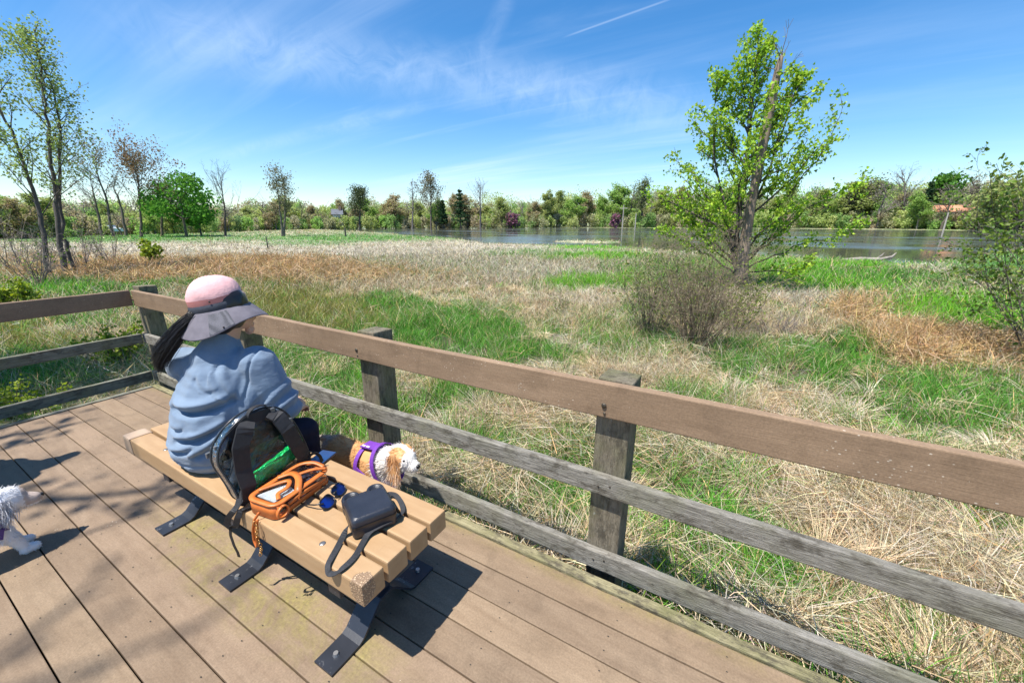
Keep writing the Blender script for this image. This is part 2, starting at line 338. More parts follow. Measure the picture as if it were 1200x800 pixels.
def make_ground():
    az = np.linspace(-math.pi, math.pi, 721)[:-1]; r = np.concatenate([[0.01], np.exp(np.linspace(math.log(.5), math.log(3500), 330))])
    A, R = np.meshgrid(az, r); x = R*np.sin(A); y = R*np.cos(A); z = zground(x.ravel(), y.ravel()); xs, ys = x.ravel(), y.ravel()
    P = cover(xs, ys, z, rngG); cc = np.array([COL[k] for k in KIND]); col = P@cc
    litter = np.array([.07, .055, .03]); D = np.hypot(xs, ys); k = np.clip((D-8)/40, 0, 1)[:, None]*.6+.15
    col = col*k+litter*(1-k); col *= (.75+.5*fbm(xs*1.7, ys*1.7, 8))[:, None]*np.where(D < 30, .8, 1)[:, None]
    na, nr = len(az), len(r); i = (np.arange(nr-1)*na)[:, None]; j = np.arange(na)[None]; kk = (j+1) % na
    F = np.stack([i+j, i+na+j, i+na+kk, i+kk], -1).reshape(-1, 4)
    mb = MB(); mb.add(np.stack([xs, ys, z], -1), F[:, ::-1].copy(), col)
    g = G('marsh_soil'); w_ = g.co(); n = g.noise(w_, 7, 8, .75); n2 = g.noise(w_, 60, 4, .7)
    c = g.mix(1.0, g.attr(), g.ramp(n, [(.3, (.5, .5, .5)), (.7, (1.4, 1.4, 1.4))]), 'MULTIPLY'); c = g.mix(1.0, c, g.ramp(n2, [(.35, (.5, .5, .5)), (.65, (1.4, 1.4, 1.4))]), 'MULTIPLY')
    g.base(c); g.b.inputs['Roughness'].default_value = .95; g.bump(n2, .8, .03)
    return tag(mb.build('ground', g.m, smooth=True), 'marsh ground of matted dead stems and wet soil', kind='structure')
make_ground()
g = G('lake_water'); v = g.co((1, 1, 1)); n = g.noise(v, .9, 6, .6); n2 = g.noise(g.co((.05, .12, 1)), 1, 3)
g.base((.075, .078, .058)); g.b.inputs['Roughness'].default_value = .04; g.b.inputs['IOR'].default_value = 1.33; g.b.inputs['Specular IOR Level'].default_value = .5
g.L.new(g.ramp(n2, [(.42, (.05,)*3), (.66, (.22,)*3)]), g.b.inputs['Roughness']); g.bump(n, .10, .05)
mb = MB(); x0 = np.array([(-260, 20, WZ), (140, 20, WZ), (140, 240, WZ), (-260, 240, WZ)]); mb.add(x0, np.array([[0, 1, 2, 3]]))
tag(mb.build('lake_water', g.m), 'still shallow lake reflecting the far trees', kind='structure')

# ---------------------------------------------------------------- deck
BW, C0 = .146, .378
mb = MB(); rg = random.Random(3)
for k in range(-30, 7):
    y0 = C0+k*BW+.0022; y1 = C0+(k+1)*BW-.0028
    tv = rg.uniform(.80, 1.04); mb.box(-4.87, 5.2, y0, y1, -.028+rg.uniform(-.0008, .0008), rg.uniform(-.0012, .0012), .0035, col=(tv, tv*rg.uniform(.985, 1.01), tv*rg.uniform(.96, 1.02)))
deck = mb.build('deck', M_deck); tag(deck, 'brown composite boardwalk deck with dark gaps between the boards', kind='structure')
mb = MB()                                          # screws + joists beneath
for k in range(-30, 7):
    for q in range(-12, 13):
        for s in (.28, .74):
            x = q*.405+.14+rg.uniform(-.008, .008); y = C0+(k+s)*BW+rg.uniform(-.006, .006)
            if x < -4.8: continue
            th = np.arange(7)/7*2*math.pi; mb.add(np.stack([x+.0036*np.cos(th), y+.0026*np.sin(th), np.full(7, .0018)], -1), [list(range(7))])
mb.build('deck_screw_heads', simple('screw_hole', (.03, .025, .02), .8), deck)
mb = MB()
for q in range(-12, 13): mb.box(q*.405+.12, q*.405+.16, -4, 1.39, -.22, -.033)
mb.box(-4.87, 5.2, 1.36, 1.40, -.22, -.04)
mb.build('joist', M_wy, deck)
mb = MB(); mb.box(-4.93, 5.2, 1.407, 1.455, -.20, .006, .004); mb.build('edge_board', M_curb, deck)
mb = MB(); mb.box(-4.93, -4.877, -4, 1.402, -.20, .008, .004); mb.build('edge_board', M_wy, deck)

# ---------------------------------------------------------------- railings
ZT, ZM, ZB = (.7686, .9185), (.392, .4864), (-.004, .0935)
def post(parent, x0, x1, y0, y1, top, seed):
    mb = MB(); bm = bmesh.new(); bmesh.ops.create_cube(bm, size=1)
    for v in bm.verts: v.co = Vector((x0+(v.co.x+.5)*(x1-x0), y0+(v.co.y+.5)*(y1-y0), -.62+(v.co.z+.5)*(top+.62)))
    bmesh.ops.subdivide_edges(bm, edges=[e for e in bm.edges if abs(e.verts[0].co.z-e.verts[1].co.z) > .5], cuts=14, use_grid_fill=True)
    bmesh.ops.bevel(bm, geom=bm.edges[:], offset=.0035, segments=1, affect='EDGES') if False else None
    r = random.Random(seed); lean = (r.uniform(-.006, .006), r.uniform(-.004, .008))
    for v in bm.verts:
        t = v.co.z; v.co.x += lean[0]*t*0+math.sin(t*5+seed)*.0012; v.co.y += math.sin(t*4.1+seed)*.0012
        if t > top-.01: v.co.z += (v.co.x-x0)*.03*(1 if seed % 2 else -1)-(v.co.y-y0)*.04
    mb.bm(bm); o = mb.build('post', M_wz, parent)
    bv = o.modifiers.new('b', 'BEVEL'); bv.width = .006; bv.segments = 2; bv.limit_method = 'ANGLE'
    return o
def sag(o, ax, amp, nx=1.2):
    return o
def board(parent, name, ax, a0, a1, f0, f1, z0, z1, mat, seed, wav=.0025):
    bm = bmesh.new(); bmesh.ops.create_cube(bm, size=1); n = 60
    for v in bm.verts:
        a = a0+(v.co.x+.5)*(a1-a0); f = f0+(v.co.y+.5)*(f1-f0); z = z0+(v.co.z+.5)*(z1-z0); v.co = Vector((a, f, z))
    bmesh.ops.subdivide_edges(bm, edges=[e for e in bm.edges if abs(e.verts[0].co.x-e.verts[1].co.x) > .5], cuts=n, use_grid_fill=True)
    for v in bm.verts:
        a = v.co.x; v.co.z += wav*math.sin(a*1.7+seed)+wav*.4*math.sin(a*7.3+seed*3); v.co.y += wav*.5*math.sin(a*2.3+seed*2)
        if ax == 'y': v.co = Vector((v.co.y, v.co.x, v.co.z))
    if ax == 'y': bmesh.ops.reverse_faces(bm, faces=bm.faces[:])
    mb = MB(); mb.bm(bm); o = mb.build(name, mat, parent); bv = o.modifiers.new('b', 'BEVEL'); bv.width = .005; bv.segments = 2; bv.limit_method = 'ANGLE'; return o
M_bolt = simple('rusted_bolt', (.10, .085, .065), .55, .7, .4, 60)
r1 = empty('wooden_railing', (0, 0, 0), 'long sunlit railing with brown top board and two grey weathered lower boards', 'railing', 'deck railings')
board(r1, 'top_rail', 'x', -5.13, 2.6, 1.50, 1.5385, *ZT, M_rail, 1)
board(r1, 'middle_rail', 'x', -5.13, 2.6, 1.50, 1.5385, *ZM, M_wx, 2, .004)
board(r1, 'bottom_rail', 'x', -5.13, 2.6, 1.50, 1.5385, *ZB, M_wx, 5, .004)
for i, (x, top) in enumerate(((-5.19, .95), (-3.43, .92), (-1.965, .93), (-.48, .928), (1.02, .95), (2.5, .95))):
    post(r1, x, x+.145, 1.5415, 1.685, top, i+1)
for x in (-5.12, -3.36, -1.93, -.435, 1.09):
    for z, y in ((.825, 1.4975), (.79, 1.4985)):
        bm = bmesh.new(); bmesh.ops.create_uvsphere(bm, u_segments=12, v_segments=6, radius=.011 if z > .8 else .006)
        for v in bm.verts: v.co = Vector((v.co.x+x+(0 if z > .8 else .004), v.co.y*.5+y, v.co.z+z))
        mb = MB(); mb.bm(bm); mb.build('bolt', M_bolt, r1, True)
    for z in (.44, .045):
        for dx in (0, .05):
            bm = bmesh.new(); bmesh.ops.create_uvsphere(bm, u_segments=8, v_segments=5, radius=.005)
            for v in bm.verts: v.co = Vector((v.co.x+x+dx, v.co.y*.4+1.4985, v.co.z+z+dx*.3))
            mb = MB(); mb.bm(bm); mb.build('bolt', M_bolt, r1, True)
r2 = empty('wooden_railing', (0, 0, 0), 'shaded railing along the left end of the deck, meeting the long railing at the corner', 'railing', 'deck railings')
M_rail2 = composite('rail_board_y', (.225, .150, .098), (.30, .205, .135), vec=(9, 1.2, 9))
board(r2, 'top_rail', 'y', -4.0, 1.497, -5.17, -5.132, *ZT, M_rail2, 7)
board(r2, 'middle_rail', 'y', -4.0, 1.497, -5.17, -5.132, *ZM, M_wy, 8, .004)
board(r2, 'bottom_rail', 'y', -4.0, 1.497, -5.17, -5.132, *ZB, M_wy, 9, .004)
for i, y in enumerate((-.35, -2.2, -4.0)): post(r2, -5.318, -5.173, y, y+.145, .94, i+11)

# ---------------------------------------------------------------- bench
BT = .43
M_plank = simple('tan_recycled_plank', (.47, .325, .165), .5, 0, .08, 5, .25, 90, .35)
g = G('tan_plank'); v = g.co(); n = g.noise(g.co((2, 9, 9)), 3, 5); n2 = g.noise(v, 120, 4, .7)
c = g.ramp(n, [(.3, (.345, .215, .108)), (.7, (.41, .27, .145))]); scf = g.noise(g.co((7, 2, 7)), 6, 7, .7); c = g.mix(g.ramp(scf, [(.25, (.4, .4, .4)), (.4, (0, 0, 0))]), c, (.24, .155, .085))
hole = g.n('ShaderNodeTexVoronoi', {'Vector': v, 'Scale': 150.}).outputs[0]
sp = g.n('ShaderNodeSeparateXYZ', {0: v}); q1 = g.math('MULTIPLY', g.math('ADD', sp.outputs[0], .945), 24.); q2 = g.math('MULTIPLY', g.math('ADD', sp.outputs[1], -.645), 20.); q3 = g.math('MULTIPLY', g.math('ADD', sp.outputs[2], -.40), 16.)
dd = g.math('ADD', g.math('ADD', g.math('MULTIPLY', q1, q1), g.math('MULTIPLY', q2, q2)), g.math('MULTIPLY', q3, q3)); dd = g.math('ADD', dd, g.math('MULTIPLY', g.noise(v, 60, 3), 1.2))
worn = g.math('LESS_THAN', dd, 1.55); wf = g.math('MULTIPLY', worn, g.math('GREATER_THAN', g.math('ADD', hole, g.math('MULTIPLY', n2, .3)), .45))
c = g.mix(g.math('MULTIPLY', worn, .8), c, (.60, .43, .27)); c = g.mix(g.math('MULTIPLY', wf, .8), c, (.16, .10, .06))
g.base(c); g.b.inputs['Roughness'].default_value = .5; g.b.inputs['Specular IOR Level'].default_value = .35
g.bump(g.math('SUBTRACT', g.math('MULTIPLY', n2, .35), g.math('MULTIPLY', worn, g.math('MULTIPLY', hole, 1.2))), .5, .004); M_plank = g.m
g = G('black_painted_steel'); v = g.co(); n = g.noise(v, 14, 8, .75, .5)
mw = g.ramp(n, [(.60, (0, 0, 0)), (.66, (1, 1, 1))]); c = g.mix(g.math('MULTIPLY', mw, .75), g.ramp(g.noise(v, 5, 3), [(.3, (.012, .015, .022)), (.7, (.028, .033, .045))]), (.30, .30, .30))
g.base(c); g.b.inputs['Roughness'].default_value = .42; g.bump(g.noise(v, 120, 4), .15, .002); M_steel = g.m
bench = empty('park_bench', (0, 0, 0), 'backless bench of four tan planks on black steel feet, beside the long railing', 'bench')
for k in range(4):
    y0 = .636+k*.1088; mb = MB(); mb.box(-2.80, -.925, y0, y0+.093, BT-.088, BT, .007); mb.build('plank', M_plank, bench)
mb = MB(); mb.box(-2.828, -2.74, .631, .732, BT-.093, BT+.005, .012); mb.box(-2.7385, -2.731, .632, .7335, BT-.092, BT+.004, .002, col=None)
mb.build('end_cap', simple('plank_cap', (.40, .29, .20), .6, 0, .1), bench)
for y in (.715, .985):
    mb = MB(); mb.tube([(-2.44, y, .296), (-1.07, y, .296)], .036, 16); mb.build('support_tube', M_steel, bench, True)
for x in (-2.45, -1.80, -1.12):
    mb = MB()
    P = [(x, .575, .006), (x, .64, .006), (x, .695, .008), (x, .72, .02), (x, .80, .105), (x, .815, .118), (x, .845, .122), (x, .875, .118), (x, .89, .105), (x, .97, .02), (x, .995, .008), (x, 1.05, .006), (x, 1.115, .006)]
    mb.ribbon(P, (1, 0, 0), .098, .009); f = mb.build('foot_plate', M_steel, bench)
    mb = MB(); mb.box(x-.032, x+.032, .81, .88, .118, .265, .004); mb.box(x-.032, x+.032, .66, 1.04, .262, .341, .004); mb.build('pedestal', M_steel, bench)
    for y in (.63, 1.065):
        bm = bmesh.new(); bmesh.ops.create_cone(bm, segments=10, cap_ends=True, radius1=.012, radius2=.009, depth=.012)
        for v in bm.verts: v.co += Vector((x, y, .015))
        mb = MB(); mb.bm(bm)
        mb.build('foot_bolt', simple('galvanised_bolt', (.42, .42, .42), .4, .8), f)
for x, y in ((-1.195, .69), (-1.195, 1.008), (-2.45, .69)):
    bm = bmesh.new(); bmesh.ops.create_uvsphere(bm, u_segments=14, v_segments=8, radius=.012)
    for v in bm.verts: v.co = Vector((v.co.x+x, v.co.y+y, v.co.z*.3+BT))
    mb = MB(); mb.bm(bm)
    mb.build('carriage_bolt', simple('bolt_head', (.30, .28, .26), .4, .8), bench, True)
# ---------------------------------------------------------------- marsh growth
def blades(mb, base, d, L, wd, bend, col, nseg=2, rng=None):
    n = len(base); d = d/np.linalg.norm(d, axis=1)[:, None]
    h = rng.normal(size=(n, 3)); W = np.cross(d, h); W /= np.linalg.norm(W, axis=1)[:, None]+1e-9
    side = rng.normal(size=(n, 3)); side[:, 2] = -np.abs(side[:, 2])*.6; side /= np.linalg.norm(side, axis=1)[:, None]
    rows = []
    for i in range(nseg+1):
        t = i/nseg; p = base+d*(L*t)[:, None]+side*(bend*L*t*t)[:, None]; ww = wd*(1-t)**.6*(1 if i else .8)
        if i == nseg: rows.append(p[:, None])
        else: rows.append(np.stack([p-W*ww[:, None]/2, p+W*ww[:, None]/2], 1))
    V = np.concatenate(rows, 1); k = V.shape[1]; b = (np.arange(n)*k)[:, None]
    if nseg > 1:
        F = np.concatenate([b+np.array([[2*i, 2*i+1, 2*i+3, 2*i+2]]) for i in range(nseg-1)], 0); mb.add(V.reshape(-1, 3), F, np.repeat(col, k, 0))
        mb.f3.append(b+np.array([[2*nseg-2, 2*nseg-1, 2*nseg]])+mb.n-len(V)*k)
    else: mb.add(V.reshape(-1, 3), b+np.array([[0, 1, 2]]), np.repeat(col, k, 0))
rng = np.random.default_rng(11)
def on_deck(x, y): return (x > -4.95) & (y < 1.47)
def spots(n, r0, r1, pw=1.0, a0=-math.pi*.53, a1=math.pi*.19):
    az = rng.uniform(a0, a1, n); u_ = rng.random(n)
    r = np.exp(np.log(r0)+u_*math.log(r1/r0)) if pw == 1 else np.sqrt(r0*r0+u_*(r1*r1-r0*r0))
    x = r*np.sin(az); y = r*np.cos(az); k = ~on_deck(x, y); return x[k], y[k], r[k]
MBS = {'green': MB(), 'dead': MB(), 'reed': MB()}
def jit(c, n, s=.18, hue=.06):
    a = np.tile(np.array(c), (n, 1)) if np.ndim(c) == 1 else c
    return np.clip(a*(1+rng.normal(0, s, (n, 1)))*(1+rng.normal(0, hue, (n, 3))), .01, .9)
CC = np.array([COL[k] for k in KIND])
def sow(x, y, r, lod):
    z = zground(x, y); P = cover(x, y, z, rng); cum = P.cumsum(1); t = (rng.random(len(x))[:, None] > cum).sum(1).clip(0, 5)
    gap = fbm(x*1.9+5, y*1.9, 123, 3); ok = (z > WZ-.05) & ~((gap < .40) & (r < 40) & (rng.random(len(x)) < .85)); x, y, z, r, t = x[ok], y[ok], z[ok], r[ok], t[ok]
    for k in range(6):
        m = t == k; n = m.sum()
        if not n: continue
        B = np.stack([x[m], y[m], z[m]], -1); R = r[m]; up = np.tile([0, 0, 1.], (n, 1))
        hvar = .6+.8*fbm(B[:, 0]*.7, B[:, 1]*.7, 55)
        if k in (1, 4, 5):
            L = rng.uniform(.14, .40, n)*hvar*(1.25 if k == 4 else 1)*np.interp(R, [2, 8, 25, 40], [.9, 1.15, 1.1, .6]); wd = np.maximum(rng.uniform(.004, .009, n), R*(.0011 if lod < 2 else .0016)); d = up+rng.normal(0, .30, (n, 3)); bend = rng.uniform(.15, .8, n)
            c = jit(CC[k], n, .25, .08); dry = rng.random(n) < .12; c[dry] = jit(CC[0], dry.sum()); 
            yel = rng.random(n) < .2; c[yel] *= np.array([1.5, 1.2, .9])
            blades(MBS['green'], B, d, L, wd, bend, c, (3, 2, 1)[lod], rng)
        elif k == 2:
            L = rng.uniform(.30, .75, n)*hvar*np.interp(R, [4, 10, 40], [.6, .85, 1.0]); wd = np.maximum(rng.uniform(.004, .011, n)*np.interp(R, [2, 6], [.55, 1]), R*.0014); d = up+rng.normal(0, .42, (n, 3)); bend = rng.uniform(-.1, .6, n)
            lay = rng.random(n) < .35; d[lay, 2] *= .2; B[lay, 2] += rng.uniform(.05, .3, lay.sum())
            c = jit(CC[2], n, .28, .07); pk = rng.random(n) < .3; c[pk] = jit((.52, .38, .24), pk.sum(), .2)
            blades(MBS['reed'], B, d, L, wd, bend, c, (3, 2, 1)[lod], rng)
        else:
            L = rng.uniform(.18, .55, n)*hvar*np.interp(R, [2, 8, 25, 40], [.9, 1.0, 1.0, .7]); wd = np.maximum(rng.uniform(.0025, .0062, n), R*(.0010 if lod < 2 else .0015)); d = up*.8+rng.normal(0, .48, (n, 3))
            lay = rng.random(n) < np.interp(R, [2, 5, 9, 20], [.66, .40, .12, .02]); nl = lay.sum()
            d[lay, 2] = rng.normal(.03, .16, nl)
            a = (fbm(B[lay, 0]*.9, B[lay, 1]*.9, 91)*9)+rng.normal(0, .8, nl); d[lay, 0] = np.cos(a); d[lay, 1] = np.sin(a)      # swathes flattened the same way
            mound = .05+.34*np.clip(fbm(B[lay, 0]*1.3, B[lay, 1]*1.3, 67)-.3, 0, 1)*2
            B[lay, 2] += rng.random(nl)**.7*mound; L[lay] *= np.interp(R[lay], [3, 9], [1.15, .7])
            bend = rng.uniform(.1, .9, n); base = np.where((rng.random(n) < (.35 if k == 0 else .75))[:, None], CC[3], CC[0]); c = jit(base, n, .28, .06)
            ora = (rng.random(n) < .16) & (k == 0); c[ora] = jit((.40, .25, .12), ora.sum(), .2); dk = rng.random(n) < .24; c[dk] *= .38
            blades(MBS['dead'], B, d, L, wd, bend, c, (3, 2, 1)[lod], rng)
def clump(x, y, r, k, s):
    x = np.repeat(x, k); y = np.repeat(y, k); r = np.repeat(r, k); x = x+rng.normal(0, s, len(x))*np.minimum(1, r/3); y = y+rng.normal(0, s, len(y))*np.minimum(1, r/3); m = ~on_deck(x, y); return x[m], y[m], r[m]
x, y, r = spots(8200, 1.5, 5.5, 2); sow(*clump(x, y, r, 21, .045), 0)
x, y, r = spots(12500, 5.5, 11, 2); sow(*clump(x, y, r, 14, .07), 1)
x, y, r = spots(27000, 10.5, 30, 1); sow(*clump(x, y, r, 9, .14), 1)
x, y, r = spots(26000, 28, 175, 1); sow(*clump(x, y, r, 7, .5), 2)
x, y, r = spots(9000, 175, 240, 1); sow(x, y, r, 2)
def tussocks(key, n, r0, r1, per, cols, L0, L1, wd0, kinds, thr):
    x, y, r = spots(n, r0, r1, 2); z = zground(x, y); P = cover(x, y, z, rng)[:, kinds].sum(1); k = (P > thr) & (z > WZ); x, y, z, r = x[k], y[k], z[k], r[k]
    for i in range(len(x)):
        m = int(per*rng.uniform(.5, 1.4)); th = rng.uniform(0, 6.28, m); ro = rng.random(m)**.6*.06; tl = rng.uniform(.05, .9, m); lean = rng.uniform(0, 6.28); ld = rng.uniform(0, .7)
        B = np.stack([x[i]+ro*np.cos(th), y[i]+ro*np.sin(th), np.full(m, z[i])], 1); d = np.stack([np.cos(th)*tl+ld*math.cos(lean), np.sin(th)*tl+ld*math.sin(lean), np.ones(m)], 1); d /= np.linalg.norm(d, axis=1)[:, None]
        L = rng.uniform(L0, L1, m)*rng.uniform(.8, 1.2); hd = d.copy(); hd[:, 2] = -.9; hd /= np.linalg.norm(hd, axis=1)[:, None]; W = np.cross(d, hd)+rng.normal(0, .25, (m, 3)); W /= np.linalg.norm(W, axis=1)[:, None]; bd = rng.uniform(.35, 1.0, m); rows = []; ns = 4; w_ = max(wd0, r[i]*.0011)
        for s in range(ns+1):
            t = s/ns; p = B+d*(L*t)[:, None]+hd*(bd*L*t*t)[:, None]; p[:, 2] = np.maximum(p[:, 2], z[i]+.01+rng.random(m)*.03); ww = w_*(1-t)**.5*rng.uniform(.7, 1.3, m)+.0006; rows.append(np.stack([p-W*ww[:, None]/2, p+W*ww[:, None]/2], 1))
        V = np.concatenate(rows, 1); kk = V.shape[1]; b_ = (np.arange(m)*kk)[:, None]; F = np.concatenate([b_+np.array([[2*s, 2*s+1, 2*s+3, 2*s+2]]) for s in range(ns)], 0); base = cols[int(rng.integers(len(cols)))]
        MBS[key].add(V.reshape(-1, 3), F, np.repeat(jit(base, m, .22, .05), kk, 0))
tussocks('dead', 520, 1.6, 6, 150, [CC[0], CC[3], (.62, .46, .28)], .22, .48, .0042, [0, 2, 3], .4)
tussocks('dead', 1100, 6, 14, 60, [CC[0], CC[3], (.62, .46, .28)], .25, .50, .006, [0, 2, 3], .4)
tussocks('green', 260, 1.6, 6, 90, [CC[1], CC[4], (.14, .30, .05)], .22, .42, .005, [1, 4, 5], .3)
tussocks('green', 700, 6, 14, 40, [CC[1], CC[4], (.14, .30, .05)], .25, .45, .007, [1, 4, 5], .3)
tag(MBS['green'].build('green_grass', M_blade), 'fresh green sedge and grass growing in clumps through the marsh', 'grass', kind='stuff')
tag(MBS['dead'].build('dead_grass', M_straw), 'pale dead grass and flattened stems matted over the marsh', 'dry grass', kind='stuff')
tag(MBS['reed'].build('cattail_stubble', M_straw), 'rusty orange dead cattail leaves standing in bands across the marsh', 'reeds', kind='stuff')

# ---------------------------------------------------------------- trees
def unit(v): return v/(np.linalg.norm(v)+1e-9)
def grow(mb, R, p, d, L, r, depth, cfg, tips, col, lvl=0):
    n = cfg['n'][lvl]; pts = [p]; dd = unit(d); st = L/n
    for i in range(n):
        dd = unit(dd+R.normal(0, cfg['wob'][lvl], 3)+np.array([0, 0, cfg['up'][lvl]])); p = p+dd*st; pts.append(p)
    pts = np.array(pts); rr = r*(1-np.linspace(0, 1, n+1)*cfg.get('taper', .85)); rr = np.maximum(rr, cfg['rmin'])
    mb.tube(pts, rr, cfg['sides'][lvl], col*R.uniform(.85, 1.15), cap=False)
    if lvl == depth: tips.extend(pts[1:]); return
    nb = cfg['nb'][lvl]
    for k in range(nb):
        t = cfg['t0'][lvl]+(1-cfg['t0'][lvl])*(k+R.random())/nb; f = t*n; i = min(int(f), n-1); q = pts[i]+(pts[i+1]-pts[i])*(f-i); T = unit(pts[i+1]-pts[i])
        h = unit(np.cross(T, R.normal(size=3))); a = rad(R.normal(cfg['ang'][lvl], 9)); nd_ = T*math.cos(a)+h*math.sin(a)
        grow(mb, R, q, nd_, L*cfg['lr'][lvl]*(1.15-.75*t)*R.uniform(.75, 1.2), max(rr[i]*.62, cfg['rmin']), depth, cfg, tips, col, lvl+1)
def leaves(mb, R, P, k, size, spread, cols, shape='leaf', droop=0):
    P = np.repeat(np.asarray(P), k, 0); n = len(P); P = P+R.normal(0, spread, (n, 3)); a = R.normal(size=(n, 3)); a[:, 2] -= droop; a /= np.linalg.norm(a, axis=1)[:, None]
    b = np.cross(a, R.normal(size=(n, 3))); b /= np.linalg.norm(b, axis=1)[:, None]; c = np.cross(a, b); s = size*R.uniform(.6, 1.25, n)[:, None]
    ci = R.integers(0, len(cols), n); cc = np.asarray(cols)[ci]*(1+R.normal(0, .16, (n, 1)))
    if shape == 'leaf': pr = [(0, 0, 0), (.35, .42, .08), (.9, .18, 0), (.9, -.18, 0), (.35, -.42, .08)]
    elif shape == 'maple': pr = [(0, 0, 0), (.15, .5, .1), (.45, .28, .05), (1, 0, 0), (.45, -.28, .05), (.15, -.5, .1)]
    else: pr = [(0, .5, .1), (.9, .35, -.1), (1, -.4, .1), (.05, -.5, -.1)]
    V = np.stack([P+s*(a*u_+b*v_+c*w_) for u_, v_, w_ in pr], 1); m = len(pr); i = (np.arange(n)*m)[:, None]
    cc = np.repeat(np.clip(cc, .005, .9), m, 0)
    if m == 4: mb.add(V.reshape(-1, 3), i+np.arange(4)[None], cc)
    elif m == 5: mb.add(V.reshape(-1, 3), i+np.array([[1, 2, 3, 4]]), cc); mb.f3.append(i+np.array([[0, 1, 4]])+mb.n-n*m)
    else:
        mb.add(V.reshape(-1, 3), np.concatenate([i+np.array([[0, 1, 2, 5]])*1, i+np.array([[2, 3, 4, 5]])], 0), cc)
def gpt(px, D):                                   # ground point seen in a pixel column at distance D
    py = 262.
    for _ in range(4):
        q = at(px, py, D); z = float(zground(np.array([q[0]]), np.array([q[1]]))[0]); py = float(pj((q[0], q[1], z))[1])
    return np.array([q[0], q[1], z])

# --- the young maple sprouting round a dead stem, middle of the view
TB = gpt(866, 16.3); ROOT = TB.copy()
t = empty('maple_tree', TB, 'leafing young maple with bright yellow-green leaves standing in the marsh right of centre', 'tree')
R = np.random.default_rng(21); tr = MB(); tips = []; cb = np.array([.085, .075, .062])
def pp(px, py, D=16.3): return at(px, py, D)
cfg = dict(n=[7, 4, 3], wob=[.08, .16, .2], up=[.055, .05, .03], sides=[5, 3, 3], nb=[9, 3], t0=[.22, .3], ang=[40, 42], lr=[.25, .45], rmin=.0035)
lead = [([(866, 340), (862, 300), (866, 250), (872, 200), (880, 140), (885, 90), (888, 38)], .15), ([(868, 338), (872, 290), (884, 240), (903, 190), (922, 140), (934, 104), (940, 84)], .07), ([(862, 300), (852, 250), (840, 200), (834, 150), (838, 110), (842, 92)], .055)]
for pts, r0 in lead:
    q = np.array([at(x_, y_, 16.3) for x_, y_ in pts]); n_ = len(q); s_ = np.linspace(0, n_-1, n_*3); q = np.stack([np.interp(s_, range(n_), q[:, j]) for j in range(3)], 1); q[1:] += R.normal(0, .025, (len(q)-1, 3)); rr = r0*(1-np.linspace(0, 1, len(q))**.7*.94); tr.tube(q, np.maximum(rr, .006), 8, cb*R.uniform(.9, 1.2), cap=False)
    main = r0 > .1; Ls = np.linalg.norm(np.diff(q, axis=0), axis=1).sum(); nb_ = 58 if main else 15
    for k in range(nb_):
        tt = (k+R.random())/nb_; f = ((.10 if main else .3)+(.88 if main else .68)*tt)*(len(q)-1); i = min(int(f), len(q)-2); b0 = q[i]+(q[i+1]-q[i])*(f-i); th = R.uniform(0, 6.28); el = rad(R.uniform(8, 40) if tt < .3 else R.uniform(30, 64)); d0 = np.array([math.cos(th)*math.cos(el), math.sin(th)*math.cos(el), math.sin(el)])
        Lb = (2.8*(1-tt)**.8+.4 if main else 1.5*(1-tt)+.4)*R.uniform(.65, 1.2); grow(tr, R, b0, d0, Lb, .012+.010*Lb, 1, dict(cfg, nb=[max(3, int(Lb*4.5)), 0]), tips, cb); 
    tips.extend(q[-8:])
# low boughs reaching out to either side
for pts in ([(868, 312), (905, 280), (945, 243), (985, 224), (1010, 216)], [(868, 318), (900, 302), (945, 285), (982, 276), (1005, 264)], [(864, 312), (838, 285), (812, 262), (795, 246)], [(862, 322), (835, 302), (805, 287), (788, 276), (780, 266)], [(868, 320), (900, 318), (932, 322), (948, 308)], [(866, 300), (900, 262), (935, 215), (968, 170), (990, 125)], [(864, 290), (845, 250), (818, 212), (792, 186)]):
    q = np.array([at(x_, y_, 16.3+R.normal(0, .3)) for x_, y_ in pts]); n_ = len(q); s_ = np.linspace(0, n_-1, n_*3); q = np.stack([np.interp(s_, range(n_), q[:, j]) for j in range(3)], 1); q[1:] += R.normal(0, .03, (len(q)-1, 3)); tr.tube(q, .032*(1-np.linspace(0, 1, len(q))*.85), 5, cb, cap=False)
    for k in range(13):
        f = (.25+.75*(k+R.random())/13)*(len(q)-1); i = min(int(f), len(q)-2); b0 = q[i]+(q[i+1]-q[i])*(f-i); T = unit(q[i+1]-q[i]); h = unit(np.cross(T, R.normal(size=3))); grow(tr, R, b0, T*.75+h*.6+np.array([0, 0, .15]), R.uniform(.25, .65), .008, 0, dict(cfg, n=[4], nb=[0]), tips, cb)
    tips.extend(q[5:])
tr.build('trunk', M_bark, t, True, loc=None).matrix_parent_inverse = Matrix.Translation(-Vector(TB))
cr = MB(); tp = np.array(tips); k_ = R.random(len(tp)) < .95; leaves(cr, R, tp[k_], 6, .10, .085, [(.27, .46, .03), (.34, .52, .035), (.19, .36, .03), (.42, .55, .06)], 'maple', .5)
cr.build('crown', M_leaf, t).matrix_parent_inverse = Matrix.Translation(-Vector(TB))
